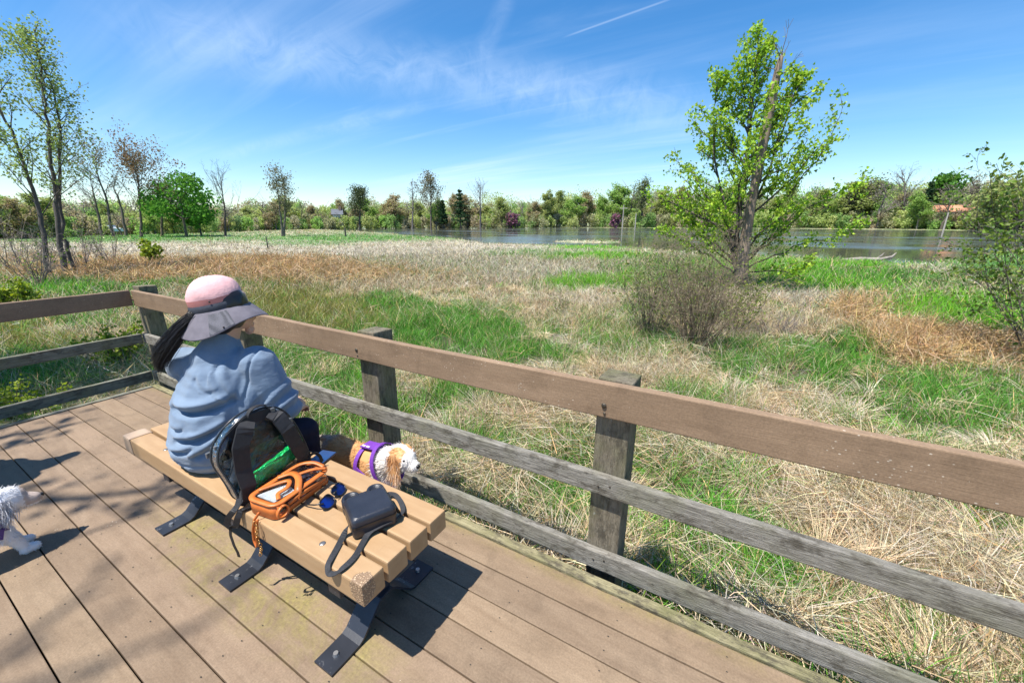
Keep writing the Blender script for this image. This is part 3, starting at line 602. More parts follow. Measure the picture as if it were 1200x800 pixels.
# --- dead broken stem beside it
DB = gpt(871, 15.95); t = empty('dead_tree', DB, 'broken dead tree stem with splintered pointed top rising behind the leafing maple', 'tree'); mb = MB()
q = np.array([at(x_, y_, 15.95) for x_, y_ in ((868, 334), (872, 290), (880, 240), (890, 190), (900, 140), (908, 100), (914, 72), (917, 62))]); s_ = np.linspace(0, 7, 22); q = np.stack([np.interp(s_, range(8), q[:, j]) for j in range(3)], 1)
rr = np.interp(s_, [0, 1, 2, 3, 4, 5, 6, 7], [.20, .17, .145, .135, .13, .12, .085, .010])*(1+R.normal(0, .05, 22)); mb.tube(q, rr, 12, np.array([.26, .20, .155]))
mb.build('trunk', M_bark, t, True).matrix_parent_inverse = Matrix.Translation(-Vector(DB)); tt = []
for k in range(9):
    mb = MB()
    i = int(R.integers(12, 20)); grow(mb, R, q[i], R.normal(0, .6, 3)+np.array([.1, 0, .9]), R.uniform(.6, 1.1), .014, 1, dict(n=[4, 3], wob=[.2, .25], up=[.05, .02], sides=[4, 3], nb=[3], t0=[.3], ang=[40], lr=[.45], rmin=.005), tt, np.array([.16, .13, .11]))
    mb.build('dead_branch', M_bark, t).matrix_parent_inverse = Matrix.Translation(-Vector(DB))

# --- shrubs
def shrub(base, label, H, spread, nst, colt, cols, lk, lsize, seed, name='shrub', group=None, nb=(6, 4), twig=.006):
    R = np.random.default_rng(seed); root = empty(name, base, label, 'shrub', group); a = MB(); tips = []; colt = np.array(colt)
    for k in range(nst):
        th = R.uniform(0, 2*math.pi); lean = R.random()**.7*spread; d = np.array([math.cos(th)*lean, math.sin(th)*lean, 1]); p0 = np.array([math.cos(th), math.sin(th), 0])*R.random()*.25*spread*H*.5+np.array([0, 0, -.05])
        grow(a, R, p0, d, H*R.uniform(.65, 1.1), twig*R.uniform(1.2, 2.2), 2, dict(n=[5, 4, 3], wob=[.13, .2, .25], up=[.03, .02, 0], sides=[4, 3, 3], nb=nb, t0=[.2, .15], ang=[34, 40], lr=[.42, .5], rmin=twig*.35), tips, colt*R.uniform(.7, 1.35))
    a.build('stems', M_bark, root); tp = np.array(tips)
    if lk: 
        b = MB(); m = R.random(len(tp)) < lk; leaves(b, R, tp[m], 2, lsize, .03, cols); b.build('foliage', M_leaf, root)
    return root
gl = [(.16, .26, .03), (.10, .18, .03), (.22, .30, .05)]
shrub(gpt(812, 7.6), 'tangled brown leafless bush in front of the leafing maple', 2.1, .55, 78, (.20, .155, .105), [(.20, .24, .05)], .10, .03, 31, twig=.004, nb=(7, 5))
shrub(gpt(762, 8.2), 'thin grey-green bush with few small leaves left of the tangled brown bush', 1.9, .5, 44, (.14, .12, .085), gl, .30, .035, 32, twig=.004)
shrub(gpt(858, 9.2), 'low sparse bush with yellow-green leaves at the foot of the maple', 1.5, .55, 16, (.13, .10, .08), [(.25, .32, .04), (.16, .24, .03)], .45, .04, 33, twig=.004)
shrub(gpt(905, 9.4), 'flattened grey heap of dead twigs right of the tangled brown bush', .7, 1.4, 22, (.17, .145, .13), gl, 0, .03, 34, twig=.005)
shrub(gpt(1240, 11.0), 'spreading green shrub with small leaves at the right edge', 3.2, 1.0, 60, (.10, .09, .07), gl, 1, .06, 35, twig=.008)
shrub(gpt(655, 9.5), 'thin brown shoots standing in dry grass left of the bushes', .7, .4, 8, (.14, .11, .08), gl, .15, .03, 36, twig=.003)
yl = [(.33, .40, .03), (.25, .33, .03), (.18, .26, .03)]
shrub(np.array([-7.9, 2.0, -.5]), 'leafy yellow-green shrub behind the left railing', .62, .8, 18, (.12, .11, .06), yl, 1, .045, 41, nb=(5, 3))
shrub(np.array([-6.4, .75, -.5]), 'small yellow-green shrub low behind the left railing, nearer the deck', .5, .8, 12, (.12, .11, .06), yl, 1, .035, 42, nb=(5, 3))
shrub(np.array([-8.6, .6, -.5]), 'yellow-green shrub at the left edge behind the railing', .75, .7, 14, (.12, .11, .06), yl, 1, .045, 43, nb=(5, 3))
shrub(gpt(22, 17), 'yellow-green bush at the left edge beyond the railing', .8, .7, 14, (.12, .11, .06), yl, 1, .08, 44, nb=(5, 3))
shrub(gpt(180, 30), 'small yellow-green bush standing in the orange reeds', 1.3, .5, 12, (.12, .11, .06), yl, .8, .14, 45, nb=(5, 3), twig=.012)
for i, (px, D, H, s_) in enumerate(((20, 30, 3.0, 48), (100, 29, 2.6, 49), (130, 32, 2.2, 50), (45, 24, 2.0, 51))):
    shrub(gpt(px, D), ['grey leafless bush left of the tall leaning trees', 'grey leafless bush right of the tall leaning trees', 'low grey leafless bush between the tall trees and the orange reeds', 'low bare bush in front of the tall leaning trees'][i], H, .8, 16, (.20, .17, .15), gl, .05, .08, s_, twig=.010)

# --- tall slender trees at the left
def stemtree(pts, D, r0, label, seed, name='tree', cols=None, col=(.09, .08, .07), blen=1.6, dens=2.6, lsize=.16, frac=.5, lk=2, group=None, t0=.3, spread=.18, depth=1, ang=45, upb=.05, cat='tree'):
    R = np.random.default_rng(seed); base = gpt(pts[0][0], D); root = empty(name, base, label, cat, group)
    q = np.array([base]+[at(x_, y_, D) for x_, y_ in pts[1:]])-base; n_ = len(q); s_ = np.linspace(0, n_-1, n_*4); q = np.stack([np.interp(s_, range(n_), q[:, j]) for j in range(3)], 1); Ls = np.linalg.norm(np.diff(q, axis=0), axis=1).sum(); q[1:-1] += R.normal(0, Ls*.004, (len(q)-2, 3))
    a = MB(); c = np.array(col); a.tube(q, r0*(1-np.linspace(0, 1, len(q))*.92), 7, c, cap=False); tips = []; nb = int(Ls*dens)
    for k in range(nb):
        tt = (k+R.random())/nb; f = (t0+(1-t0)*tt)*(len(q)-1); i = min(int(f), len(q)-2); b0 = q[i]+(q[i+1]-q[i])*(f-i); T = unit(q[i+1]-q[i]); h = unit(np.cross(T, R.normal(size=3))); an = rad(R.normal(ang, 10))
        grow(a, R, b0, T*math.cos(an)+h*math.sin(an), blen*R.uniform(.5, 1.2)*(1.2-.8*tt), r0*.22, depth, dict(n=[5, 4, 3], wob=[.13, .2, .2], up=[upb, .03, .02], sides=[4, 3, 3], nb=[5, 4], t0=[.25, .2], ang=[38, 40], lr=[.45, .5], rmin=r0*.035), tips, c)
    a.build('trunk', M_bark, root, True)
    if cols is not None:
        b = MB(); tp = np.array(tips+list(q[-4:])); m = R.random(len(tp)) < frac; leaves(b, R, tp[m], lk, lsize, spread, cols, 'quad'); b.build('crown', M_leaf, root)
    return root
fr = [(.30, .40, .12), (.36, .44, .15), (.24, .34, .10)]
stemtree([(60, 326), (52, 280), (42, 230), (20, 170), (-8, 110), (-20, 60)], 25.5, .105, 'tall leaning tree with curved dark trunk, leftmost of the tall trees', 61, cols=fr, blen=1.9, dens=2.8, lsize=.075, spread=.17, upb=.10, lk=3, ang=36, depth=2, frac=.42)
stemtree([(80, 322), (70, 270), (64, 220), (55, 150), (50, 90), (40, 35)], 26.5, .115, 'tall slender tree with fine fresh leaves, tallest at the left', 62, cols=fr, blen=2.1, dens=2.9, lsize=.075, spread=.19, upb=.10, lk=3, ang=36, depth=2, frac=.42)
stemtree([(85, 322), (75, 280), (68, 220), (72, 150), (62, 100), (20, 45)], 27.0, .09, 'thin stem of a leafy tree close behind the tallest left tree', 63, cols=fr, blen=1.7, dens=2.6, lsize=.075, spread=.17, upb=.10, lk=3, ang=36, depth=2, frac=.42)

# --- trees along the far side, one by one
def top(px, D, ytop): return [(px, 266), (px+1, (266+ytop)*.5), (px-1, ytop)]
bare = (.15, .125, .11); gy = [(.22, .20, .12), (.25, .24, .14)]; bud = [(.26, .15, .09), (.22, .17, .10)]
FT = [  # px, top, D, label, twig colour, leaf colours, branch length, density, fraction
 ([(133, 266), (122, 225), (106, 178)], 92, 'bare leaning tree with twisting dark trunk left of the brown budded tree', (.10, .085, .08), gy, 7, 1.3, .3),
 ([(120, 266), (112, 235), (104, 205)], 96, 'small bare leaning tree behind the twisting one', (.12, .10, .09), None, 4, 1.2, 0),
 ([(148, 266), (140, 235), (128, 210)], 98, 'slim bare trunk leaning left beside the brown budded tree', (.13, .11, .10), None, 4, 1.1, 0),
 ([(166, 266), (164, 232), (160, 196)], 90, 'round tree with brown-red buds left of the bright green tree', (.12, .095, .08), bud, 8.5, 1.8, .8),
 ([(190, 266), (189, 245), (188, 222)], 95, 'olive bushy tree between the brown budded and the bright green tree', (.12, .10, .07), [(.16, .20, .06), (.20, .22, .08)], 4.5, 1.6, 1),
 ([(264, 266), (263, 240), (258, 208)], 88, 'dark bare tree with crooked limbs right of the bright green tree', (.085, .07, .065), None, 6.5, 1.5, 0),
 ([(331, 268), (327, 235), (322, 200)], 80, 'thin two-stemmed bare tree, left stem', (.14, .12, .105), gy, 2.6, 1.7, .3),
 ([(333, 268), (334, 240), (332, 206)], 81, 'thin two-stemmed bare tree, right stem', (.14, .12, .105), gy, 2.6, 1.7, .3),
 ([(421, 264), (422, 244), (421, 226)], 150, 'dark small-crowned tree right of the white house', (.09, .08, .06), [(.08, .11, .05), (.11, .14, .06)], 5.5, 1.3, .9),
 ([(483, 264), (484, 240), (483, 214)], 165, 'slim bare tree left of the round bare tree on the lake shore', (.18, .165, .15), None, 4.0, 1.4, 0),
 ([(505, 264), (505, 240), (505, 214)], 165, 'rounded bare tree with dense twigs left of the pine', (.15, .12, .10), [(.20, .18, .10)], 9.0, 1.5, .4),
 ([(563, 264), (563, 240), (563, 217)], 168, 'pale bare tree right of the dark pine', (.18, .16, .145), None, 8.0, 1.4, 0),
 ([(752, 262), (752, 238), (756, 216)], 200, 'tall thin tree rising above the wood near the utility poles', (.14, .13, .10), [(.16, .20, .08)], 6, 1.2, .5),
 ([(740, 262), (740, 240), (744, 218)], 202, 'bare thin tree rising above the wood left of its leafy neighbour', (.15, .13, .12), None, 5, 1.2, 0),
 ([(1060, 262), (1060, 238), (1060, 206)], 205, 'big bare spreading tree above the wood left of the bright green crown', (.15, .13, .11), None, 12, 1.3, 0),
 ([(1010, 262), (1012, 240), (1015, 222)], 210, 'low bare tree above the wood right of the maple', (.16, .14, .12), gy, 9, 1.3, .4)]
for i, (pts, D, lab, c_, lc, bl, dn, frc) in enumerate(FT):
    stemtree(pts, D, D*.0024, lab, 100+i, cols=lc, col=c_, blen=bl, dens=dn*1.3, lsize=D*.0021, frac=frc*.8, lk=3, spread=D*.005, t0=.28, depth=2, ang=42, upb=.10)
def crownmesh(R, w_, h, cols, n, size, conical=False):
    mb = MB(); nl = int(R.integers(7, 13)); P = []
    for k in range(nl):
        z = R.uniform(.25, .95); rr = (1-z)*.5 if conical else math.sqrt(max(.02, 1-((z-.55)/.48)**2))*.42; th = R.uniform(0, 6.28); c = np.array([math.cos(th)*rr*w_*.75, math.sin(th)*rr*w_*.75, z*h]); s = w_*(.10 if conical else R.uniform(.13, .22))
        q = R.normal(size=(n//nl, 3)); q /= np.linalg.norm(q, axis=1)[:, None]; q *= (R.random((len(q), 1))**.4); P.append(c+q*np.array([s, s, s*(.5 if conical else .8)])*1.25)
    P = np.concatenate(P); leaves(mb, R, P, 1, size, size*.3, cols, 'quad'); return mb
def fartree(px, ytop, D, wpx, label, cols, seed, group=None, conical=False, cat='tree', name='tree', n=1300, bk=(.10, .085, .07)):
    R = np.random.default_rng(seed); base = gpt(px, D); h = at(px, ytop, D)[2]-base[2]; w_ = wpx/FPX*D; root = empty(name, base, label, cat, group)
    a = MB(); a.tube([(0, 0, -.1), (R.normal(0, .1), 0, h*.5), (0, 0, h*.92)], [h*.022, h*.016, .03], 6, np.array(bk))
    for k in range(8):
        th = R.uniform(0, 6.28); z = R.uniform(.25, .7)*h; a.tube([(0, 0, z), (math.cos(th)*w_*.2, math.sin(th)*w_*.2, z+h*.1), (math.cos(th)*w_*.36, math.sin(th)*w_*.36, z+h*.2)], [h*.01, h*.007, .03], 4, np.array(bk))
    a.build('trunk', M_bark, root); crownmesh(R, w_, h, cols, n, D*.0042, conical).build('crown', M_far, root); return root
def conifer(px, ytop, D, wpx, label, seed):
    R = np.random.default_rng(seed); base = gpt(px, D); h = at(px, ytop, D)[2]-base[2]; w_ = wpx/FPX*D; root = empty('pine_tree', base, label, 'pine'); a = MB(); a.tube([(0, 0, -.1), (0, 0, h*.97)], [h*.018, .04], 6, np.array([.10, .08, .065])); P = []
    n_l = 9
    for k in range(n_l):
        z = h*(.22+.74*k/n_l)+R.normal(0, h*.012); L = w_*.5*(1.05-k/n_l)*R.uniform(.75, 1.15)
        for j in range(7):
            th = j*.9+R.uniform(0, .8); LL = L*R.uniform(.55, 1.15); t_ = R.random((26, 1)); tip = np.array([math.cos(th)*LL, math.sin(th)*LL, LL*.18]); P.append(np.array([0, 0, z])+tip*t_+R.normal(0, 1, (26, 3))*np.array([LL*.12, LL*.12, h*.008])); a.tube([(0, 0, z), tuple(np.array([0, 0, z])+tip)], [h*.005, .02], 3, np.array([.10, .08, .065]))
    a.build('trunk', M_bark, root); m = MB(); leaves(m, R, np.concatenate(P), 1, D*.003, D*.0008, [(.05, .10, .045), (.065, .12, .05), (.04, .085, .045)], 'quad'); m.build('crown', M_far, root); return root
fartree(219, 208, 86, 58, 'bright green round tree left of the dark bare tree', [(.10, .26, .04), (.14, .32, .05), (.08, .20, .04)], 201, n=2400)
fartree(236, 226, 90, 34, 'second bright green crown overlapping the round green tree', [(.09, .24, .04), (.13, .28, .05)], 202, n=1200)
conifer(540, 218, 162, 24, 'dark green pine with layered crown on the lake shore', 203)
conifer(520, 232, 164, 12, 'narrow dark evergreen left of the pine', 204)
conifer(645, 225, 200, 20, 'dark evergreen point above the middle of the wood', 205)
conifer(1078, 210, 205, 14, 'dark pine between the bare spreading tree and the bright green crown', 206)
fartree(1098, 212, 212, 42, 'broad bright green crown above the orange-roofed house', [(.10, .24, .04), (.13, .28, .05), (.08, .18, .04)], 207, n=2400)
conifer(1130, 213, 220, 9, 'small dark pine tip above the wood at the right', 208)
fartree(1190, 210, 180, 60, 'broad olive tree at the right edge of the far wood', [(.30, .36, .13), (.36, .38, .16)], 209, n=2400)
for i, (px, yt, wp) in enumerate(((599, 252, 20), (722, 250, 12), (828, 252, 10))):
    fartree(px, yt, 176 if i == 0 else 190, wp, ['pink blossoming tree on the shore right of the pine', 'pink blossoming tree beside the utility pole', 'small pink blossoming tree near the maple'][i], [(.36, .16, .26), (.30, .14, .22), (.20, .17, .12)], 220+i, n=700)
def woodcrown(R, w_, h, cols, n, size, low):
    k = int(R.integers(10, 18)); C_ = []
    for i in range(k):
        z = R.uniform(.10 if low else .22, .93); rr = math.sqrt(max(.05, 1-((z-.5)/.56)**2))*.5; th = R.uniform(0, 6.28); q = R.normal(size=(n//k, 3)); q = q/np.linalg.norm(q, axis=1)[:, None]*(R.random((n//k, 1))**.4)*.72; s = w_*R.uniform(.09, .19); C_.append(np.array([math.cos(th)*rr*w_*R.uniform(.3, 1), math.sin(th)*rr*w_*R.uniform(.3, 1), z*h])+q*np.array([s, s, s*1.3])*1.6)
    P = np.concatenate(C_); P[:, 2] = np.clip(P[:, 2], 0, None); mb = MB(); leaves(mb, R, P, 1, size, size*.4, cols, 'quad'); return mb
# the rest of the wood reads as one mass
R = np.random.default_rng(77); wood = MB(); wt = MB()
prof_x = [-200, -60, 0, 60, 100, 200, 270, 330, 400, 470, 560, 600, 700, 780, 860, 950, 1000, 1060, 1130, 1200, 1330]; prof_y = [215, 225, 232, 238, 240, 242, 243, 241, 240, 238, 238, 236, 231, 226, 226, 228, 224, 222, 218, 214, 210]; prof_d = [85, 90, 95, 100, 105, 115, 125, 150, 165, 172, 178, 188, 200, 205, 205, 205, 205, 200, 195, 190, 180]
pal = [[(.42, .52, .19), (.48, .56, .21)], [(.46, .46, .28), (.43, .43, .26)], [(.34, .50, .18), (.31, .46, .17)], [(.54, .58, .25), (.48, .54, .22)], [(.46, .39, .28), (.48, .41, .29)], [(.52, .49, .36), (.48, .45, .32)], [(.34, .54, .17), (.40, .58, .18)], [(.20, .31, .15), (.24, .35, .16)]]  # leaf colours lightened to stand in for haze over the distance
for row in range(4):
    px = -190.
    while px < 1320:
        D = np.interp(px, prof_x, prof_d)+row*11+R.uniform(-4, 4); yt = np.interp(px, prof_x, prof_y); low = row == 0
        yt = 262-(262-yt)*([.36, .66, .90, 1.02][row])*R.choice([R.uniform(.72, 1.0), R.uniform(1.0, 1.30)], p=[.7, .3])
        base = gpt(px, D); h = max(at(px, yt, D)[2]-base[2], 1.5); w_ = h*R.uniform(.8, 1.5); P_ = pal[int(R.choice(8, p=[.22, .15, .18, .14, .07, .10, .11, .03]))]
        m = woodcrown(R, w_, h, P_, 1100 if low else 1700, D*.0021, low); V = np.concatenate(m.v)+base; wood.add(V, np.concatenate(m.f4), np.concatenate(m.c))
        if R.random() < .6:
            e_ = R.normal(0, .5); wt.tube([base, base+(e_*.5, 0, h*.5), base+(e_, 0, h*.95)], [h*.02, h*.014, .05], 5, np.array([.13, .11, .095])*R.uniform(.8, 1.5), cap=False)
            for k in range(9):
                th = R.uniform(0, 6.28); z = R.uniform(.2, .8)*h; dv = np.array([math.cos(th), math.sin(th), 1.1])*w_*R.uniform(.25, .42); wt.tube([base+(0, 0, z), base+(0, 0, z)+dv], [h*.008, .03], 3, np.array([.15, .13, .115])*R.uniform(.8, 1.4), cap=False)
        px += R.uniform(6, 12) if low else R.uniform(9, 19)
tag(wood.build('far_wood', M_far), 'mixed spring wood along the far shore in olive, brown and fresh green', 'wood', kind='stuff')
tag(wt.build('far_wood_stems', M_bark), 'grey bare trunks and limbs showing through the far wood', 'tree trunks', kind='stuff')

Rw = np.random.default_rng(404); protos = []
for k in range(6):
    a_ = MB(); tips = []; Hh = 14.; q = np.array([(Rw.normal(0, .12)*i, Rw.normal(0, .12)*i, Hh*.9*i/6) for i in range(7)]); col_ = np.array([.20, .175, .155]) if k % 2 else np.array([.15, .125, .105]); a_.tube(q, .26*(1-np.linspace(0, 1, 7)*.85), 6, col_, cap=False)
    for j in range(20):
        tt = (j+Rw.random())/20; f = (.2+.78*tt)*6; i = min(int(f), 5); b0 = q[i]+(q[i+1]-q[i])*(f-i); th = Rw.uniform(0, 6.28); grow(a_, Rw, b0, np.array([math.cos(th), math.sin(th), Rw.uniform(.9, 1.6)]), Hh*.36*Rw.uniform(.7, 1.15)*(1.1-.55*tt), .09, 2, dict(n=[5, 4, 3], wob=[.12, .18, .2], up=[.07, .04, .02], sides=[4, 3, 3], nb=[6, 4], t0=[.2, .2], ang=[36, 38], lr=[.45, .5], rmin=.025), tips, col_)
    me_t = a_.build('trunk', M_bark, None); lv = None
    if k < 4:
        m_ = MB(); tp = np.array(tips); leaves(m_, Rw, tp[Rw.random(len(tp)) < (.5, .8, .6, .9)[k]], 4, .30, .40, [[(.34, .40, .14)], [(.26, .42, .11), (.32, .46, .12)], [(.42, .33, .22), (.38, .36, .2)], [(.40, .45, .17)]][k], 'quad'); lv = m_.build('crown', M_far, None)
    protos.append((me_t, lv))
labs = ['thinly leafed olive tree rising through the far wood', 'fresh green open tree rising through the far wood', 'brown budded tree rising through the far wood', 'yellow-green open tree rising through the far wood', 'dark bare tree rising through the far wood', 'pale bare tree rising through the far wood']
LMK = [(40, 'behind the tall leaning trees'), (95, 'just right of the tall leaning trees'), (150, 'behind the twisting bare tree'), (205, 'behind the brown budded tree'), (250, 'behind the bright green tree'), (300, 'between dark bare tree and two-stemmed tree'), (345, 'behind the two-stemmed tree'), (385, 'left of the white house'), (430, 'right of the white house'), (475, 'left of the slim bare shore tree'), (520, 'behind the rounded bare tree'), (555, 'beside the dark pine'), (595, 'left of the first pink blossoming tree'), (635, 'right of the first pink blossoming tree'), (670, 'beside the evergreen above the wood'), (715, 'left of the utility poles'), (750, 'behind the short plain pole'), (790, 'right of the utility poles'), (840, 'left of the maple crown'), (900, 'behind the maple'), (960, 'just right of the maple'), (1010, 'across the lake right of the maple'), (1050, 'left of the big bare spreading tree'), (1085, 'behind the big bare spreading tree'), (1120, 'above the orange-roofed house'), (1165, 'right of the orange-roofed house'), (9999, 'at the right edge of the wood')]
used = {}
def wh(px, k):
    s = next(t for x_, t in LMK if px < x_); n = used.get((k, s), 0); used[(k, s)] = n+1; return ('' if n == 0 else ('farther right, ' if n == 1 else 'farthest right, '))+s
px = -60.; first = set()
while px < 1290:
    k = int(Rw.integers(0, 6)); D = float(np.interp(px, prof_x, prof_d))+Rw.uniform(-6, 16); base = gpt(px, D); yt = 262-(262-np.interp(px, prof_x, prof_y))*Rw.uniform(.75, 1.28); s_ = max(.3, (at(px, yt, D)[2]-base[2])/13.5)
    root = empty('tree', base, labs[k].replace('in the far wood', '').replace('through the far wood', '')+wh(px, k), 'tree', 'open trees of the far wood', rz=Rw.uniform(0, 6.28)); wx_ = s_*Rw.uniform(1.2, 1.9); root.scale = (wx_, wx_, s_)
    for o_, nm in zip(protos[k], ('trunk', 'crown')):
        if o_ is None: continue
        if (k, nm) not in first: first.add((k, nm)); o2 = o_
        else: o2 = o_.copy(); link(o2)
        o2.parent = root
    px += Rw.uniform(9, 26)
for k_, (t_, l_) in enumerate(protos):
    for nm, o_ in (('trunk', t_), ('crown', l_)):
        if o_ is not None and (k_, nm) not in first: bpy.data.objects.remove(o_)
# ---------------------------------------------------------------- far houses, poles, snags, car
def house(px, D, wpx, ybase, yeave, yridge, label, wallc, roofc, seed, ext=None):
    b = at(px, ybase, D); sx = wpx/FPX*D; ze = at(px, yeave, D)[2]; zr = at(px, yridge, D)[2]; base = (b[0], b[1], b[2]-1.0)
    th = math.atan2(b[1], b[0])-math.pi/2; root = empty('house', base, label, 'house', rz=th); zb = base[2]; he = ze-zb; hr = zr-zb; dp = sx*.6
    mb = MB(); mb.box(-sx/2, sx/2, -dp/2, dp/2, 0, he)
    for s_ in (-1, 1): mb.add([(s_*sx/2, -dp/2, he), (s_*sx/2, dp/2, he), (s_*sx/2, 0, hr-.12)], [[0, 1, 2]])
    wl = mb.build('wall', simple('wall_'+str(seed), wallc, .8), root)
    mb = MB(); e = .4
    for s_ in (-1, 1):
        V = [(-sx/2-e, s_*(dp/2+e), he-.25), (sx/2+e, s_*(dp/2+e), he-.25), (sx/2+e, 0, hr), (-sx/2-e, 0, hr)]; V2 = [(a, b_, c-.2) for a, b_, c in V]; mb.add(V+V2, [[0, 1, 2, 3], [7, 6, 5, 4], [0, 4, 5, 1], [3, 2, 6, 7], [0, 3, 7, 4], [1, 5, 6, 2]])
    rf = mb.build('roof', simple('roof_'+str(seed), roofc, .8, 0, .2, 1), root)
    mb = MB(); mb.box(sx*.2, sx*.2+.8, -.4, .4, hr-1, hr+1.0); mb.build('chimney', simple('chim_'+str(seed), (.3, .2, .16), .9), rf)
    for k in range(3):
        x = -sx/2+sx*(k+.5)/3; fr_ = MB(); fr_.box(x-.55, x+.55, -dp/2-.06, -dp/2-.01, he*.62, he*.84); f = fr_.build('window', simple('wframe_'+str(seed), (.8, .8, .8), .5), root)
        p_ = MB(); p_.box(x-.45, x+.45, -dp/2-.075, -dp/2-.062, he*.65, he*.81); p_.build('pane', simple('glass_'+str(seed), (.03, .04, .05), .1), f)
    return root
house(397, 166, 9, 266, 250.5, 245, 'white house with steep grey roof among the trees left of the lake', (.75, .75, .74), (.14, .15, .17), 1)
house(1113, 199, 22, 258, 247, 240.5, 'low house with orange tiled roof below the bright green crown', (.35, .24, .19), (.50, .22, .12), 2)
M_pole = simple('pole_wood', (.42, .38, .33), .9, 0, .2)
for px, yt, D, lab, cross in ((729, 240, 186, 'pale utility pole with crossarm on the far shore', True), (761, 240, 205, 'utility pole with crossarm farther back in the wood', True), (744, 250, 184, 'short plain pale pole between the two utility poles', False), (1105, 249, 178, 'pale pole in front of the orange-roofed house', False)):
    b = gpt(px, D); h = at(px, yt, D)[2]-b[2]; root = empty('utility_pole', b, lab, 'pole', 'poles on the far shore'); mb = MB(); mb.tube([(0, 0, -.2), (0, 0, h)], [.24, .16], 8); mb.build('pole', M_pole, root)
    if cross: mb = MB(); mb.box(-1.6, 1.6, -.1, .1, h-1.5, h-1.25, mat=None); mb.build('crossarm', M_pole, root)
for px, yt, D, lab, r_ in ((405, 266, 75, 'dark stump post standing at the left end of the lake', .16), (314, 277, 42, 'thin dark stake standing in the pale reeds', .06)):
    b = gpt(px, D); h = at(px, yt, D)[2]-b[2]; mb = MB(); mb.tube([(0, 0, -.2), (.03, 0, h*.5), (0, .02, h)], [r_, r_*.85, r_*.6], 7, np.array([.09, .08, .07])); o = mb.build('wooden_stake', M_bark); o.location = b; tag(o, lab, 'stake')
b = gpt(1018, 33.5); mb = MB(); mb.tube([(-1.3, 0, -.02), (-.4, .1, .08), (.5, 0, .1), (1.0, -.1, .3), (1.15, -.1, .55)], [.12, .14, .12, .07, .02], 8, np.array([.28, .25, .22])); mb.tube([(.3, 0, .1), (.6, .3, .35), (.7, .4, .5)], [.06, .04, .01], 6, np.array([.28, .25, .22])); o = mb.build('driftwood_log', M_bark, None, True); o.location = (b[0], b[1], WZ+.06); tag(o, 'grey driftwood log lying at the near edge of the lake', 'log')
# parked car seen between the trees
b = gpt(128, 108); root = empty('parked_car', (b[0], b[1], b[2]+.3), 'small pale car parked among the trees at the left', 'car', rz=.5); mb = MB()
prof = [(-2.1, .35), (-2.1, .8), (-1.3, .95), (-.8, 1.42), (.7, 1.45), (1.3, .98), (2.1, .85), (2.15, .35)]; V = [(x_, -.85, z_) for x_, z_ in prof]+[(x_, .85, z_) for x_, z_ in prof]; n_ = len(prof)
mb.add(V, [list(range(n_)), [n_+i for i in range(n_)][::-1]]+[[i, n_+i, n_+(i+1) % n_, (i+1) % n_] for i in range(n_)]); mb.build('body', simple('car_paint', (.7, .75, .8), .3), root)
mb = MB(); mb.add([(x_, s_*.86, z_) for s_ in (-1, 1) for x_, z_ in ((-1.1, 1.0), (-.75, 1.36), (.62, 1.38), (1.05, 1.02))], [[0, 1, 2, 3], [4, 5, 6, 7]]); mb.build('side_window', simple('car_glass', (.02, .025, .03), .1), root)
for x_ in (-1.35, 1.35):
    for y_ in (-.8, .8): mb = MB(); mb.tube([(x_, y_-.1, .33), (x_, y_+.1, .33)], .33, 16); mb.build('wheel', simple('tyre', (.02, .02, .02), .8), root)

# ---------------------------------------------------------------- trees behind the deck whose shadows cross the boards
def shadetree(x, y, H, seed, label, blen=3.2, r0=.13, dens=1.5, t0=.25, lv=.5):
    R = np.random.default_rng(seed); root = empty('tree', (x, y, -.5), label, 'tree', 'trees behind the deck'); a = MB(); tips = []
    q = np.array([(R.normal(0, .06)*i, R.normal(0, .06)*i, i*H/8) for i in range(9)]); a.tube(q, r0*(1-np.linspace(0, 1, 9)*.85), 8, np.array([.1, .085, .07])); nb = int(H*dens)
    for k in range(nb):
        tt = (k+R.random())/nb; f = (t0+(1-t0)*tt)*8; i = min(int(f), 7); b0 = q[i]+(q[i+1]-q[i])*(f-i); th = R.uniform(0, 6.28); grow(a, R, b0, np.array([math.cos(th), math.sin(th), .8]), blen*R.uniform(.6, 1.2)*(1.2-.8*tt), r0*.35, 1, dict(n=[5, 4], wob=[.13, .2], up=[.04, .03], sides=[5, 4], nb=[4], t0=[.3], ang=[40], lr=[.5], rmin=.012), tips, np.array([.1, .085, .07]))
    a.build('trunk', M_bark, root); b_ = MB(); tp = np.array(tips); m = R.random(len(tp)) < lv; leaves(b_, R, tp[m], 3 if lv < .6 else 8, .12 if lv < .6 else .16, .12 if lv < .6 else .22, fr); b_.build('crown', M_leaf, root)
shadetree(-4.85, -2.6, 9, 301, 'tree standing behind the deck at the far left', r0=.11, dens=.9, blen=2.6)
shadetree(-8.2, -2.2, 9, 303, 'dense leafy tree shading the ground left of the deck', blen=3.0, r0=.16, dens=2.2, lv=.95)
shadetree(-9.8, -.9, 8, 304, 'second leafy tree shading the ground left of the deck', blen=2.6, r0=.14, dens=2.2, lv=.95)
shadetree(-3.9, -5.2, 12, 302, 'taller tree behind the deck left of the camera', dens=1.0)
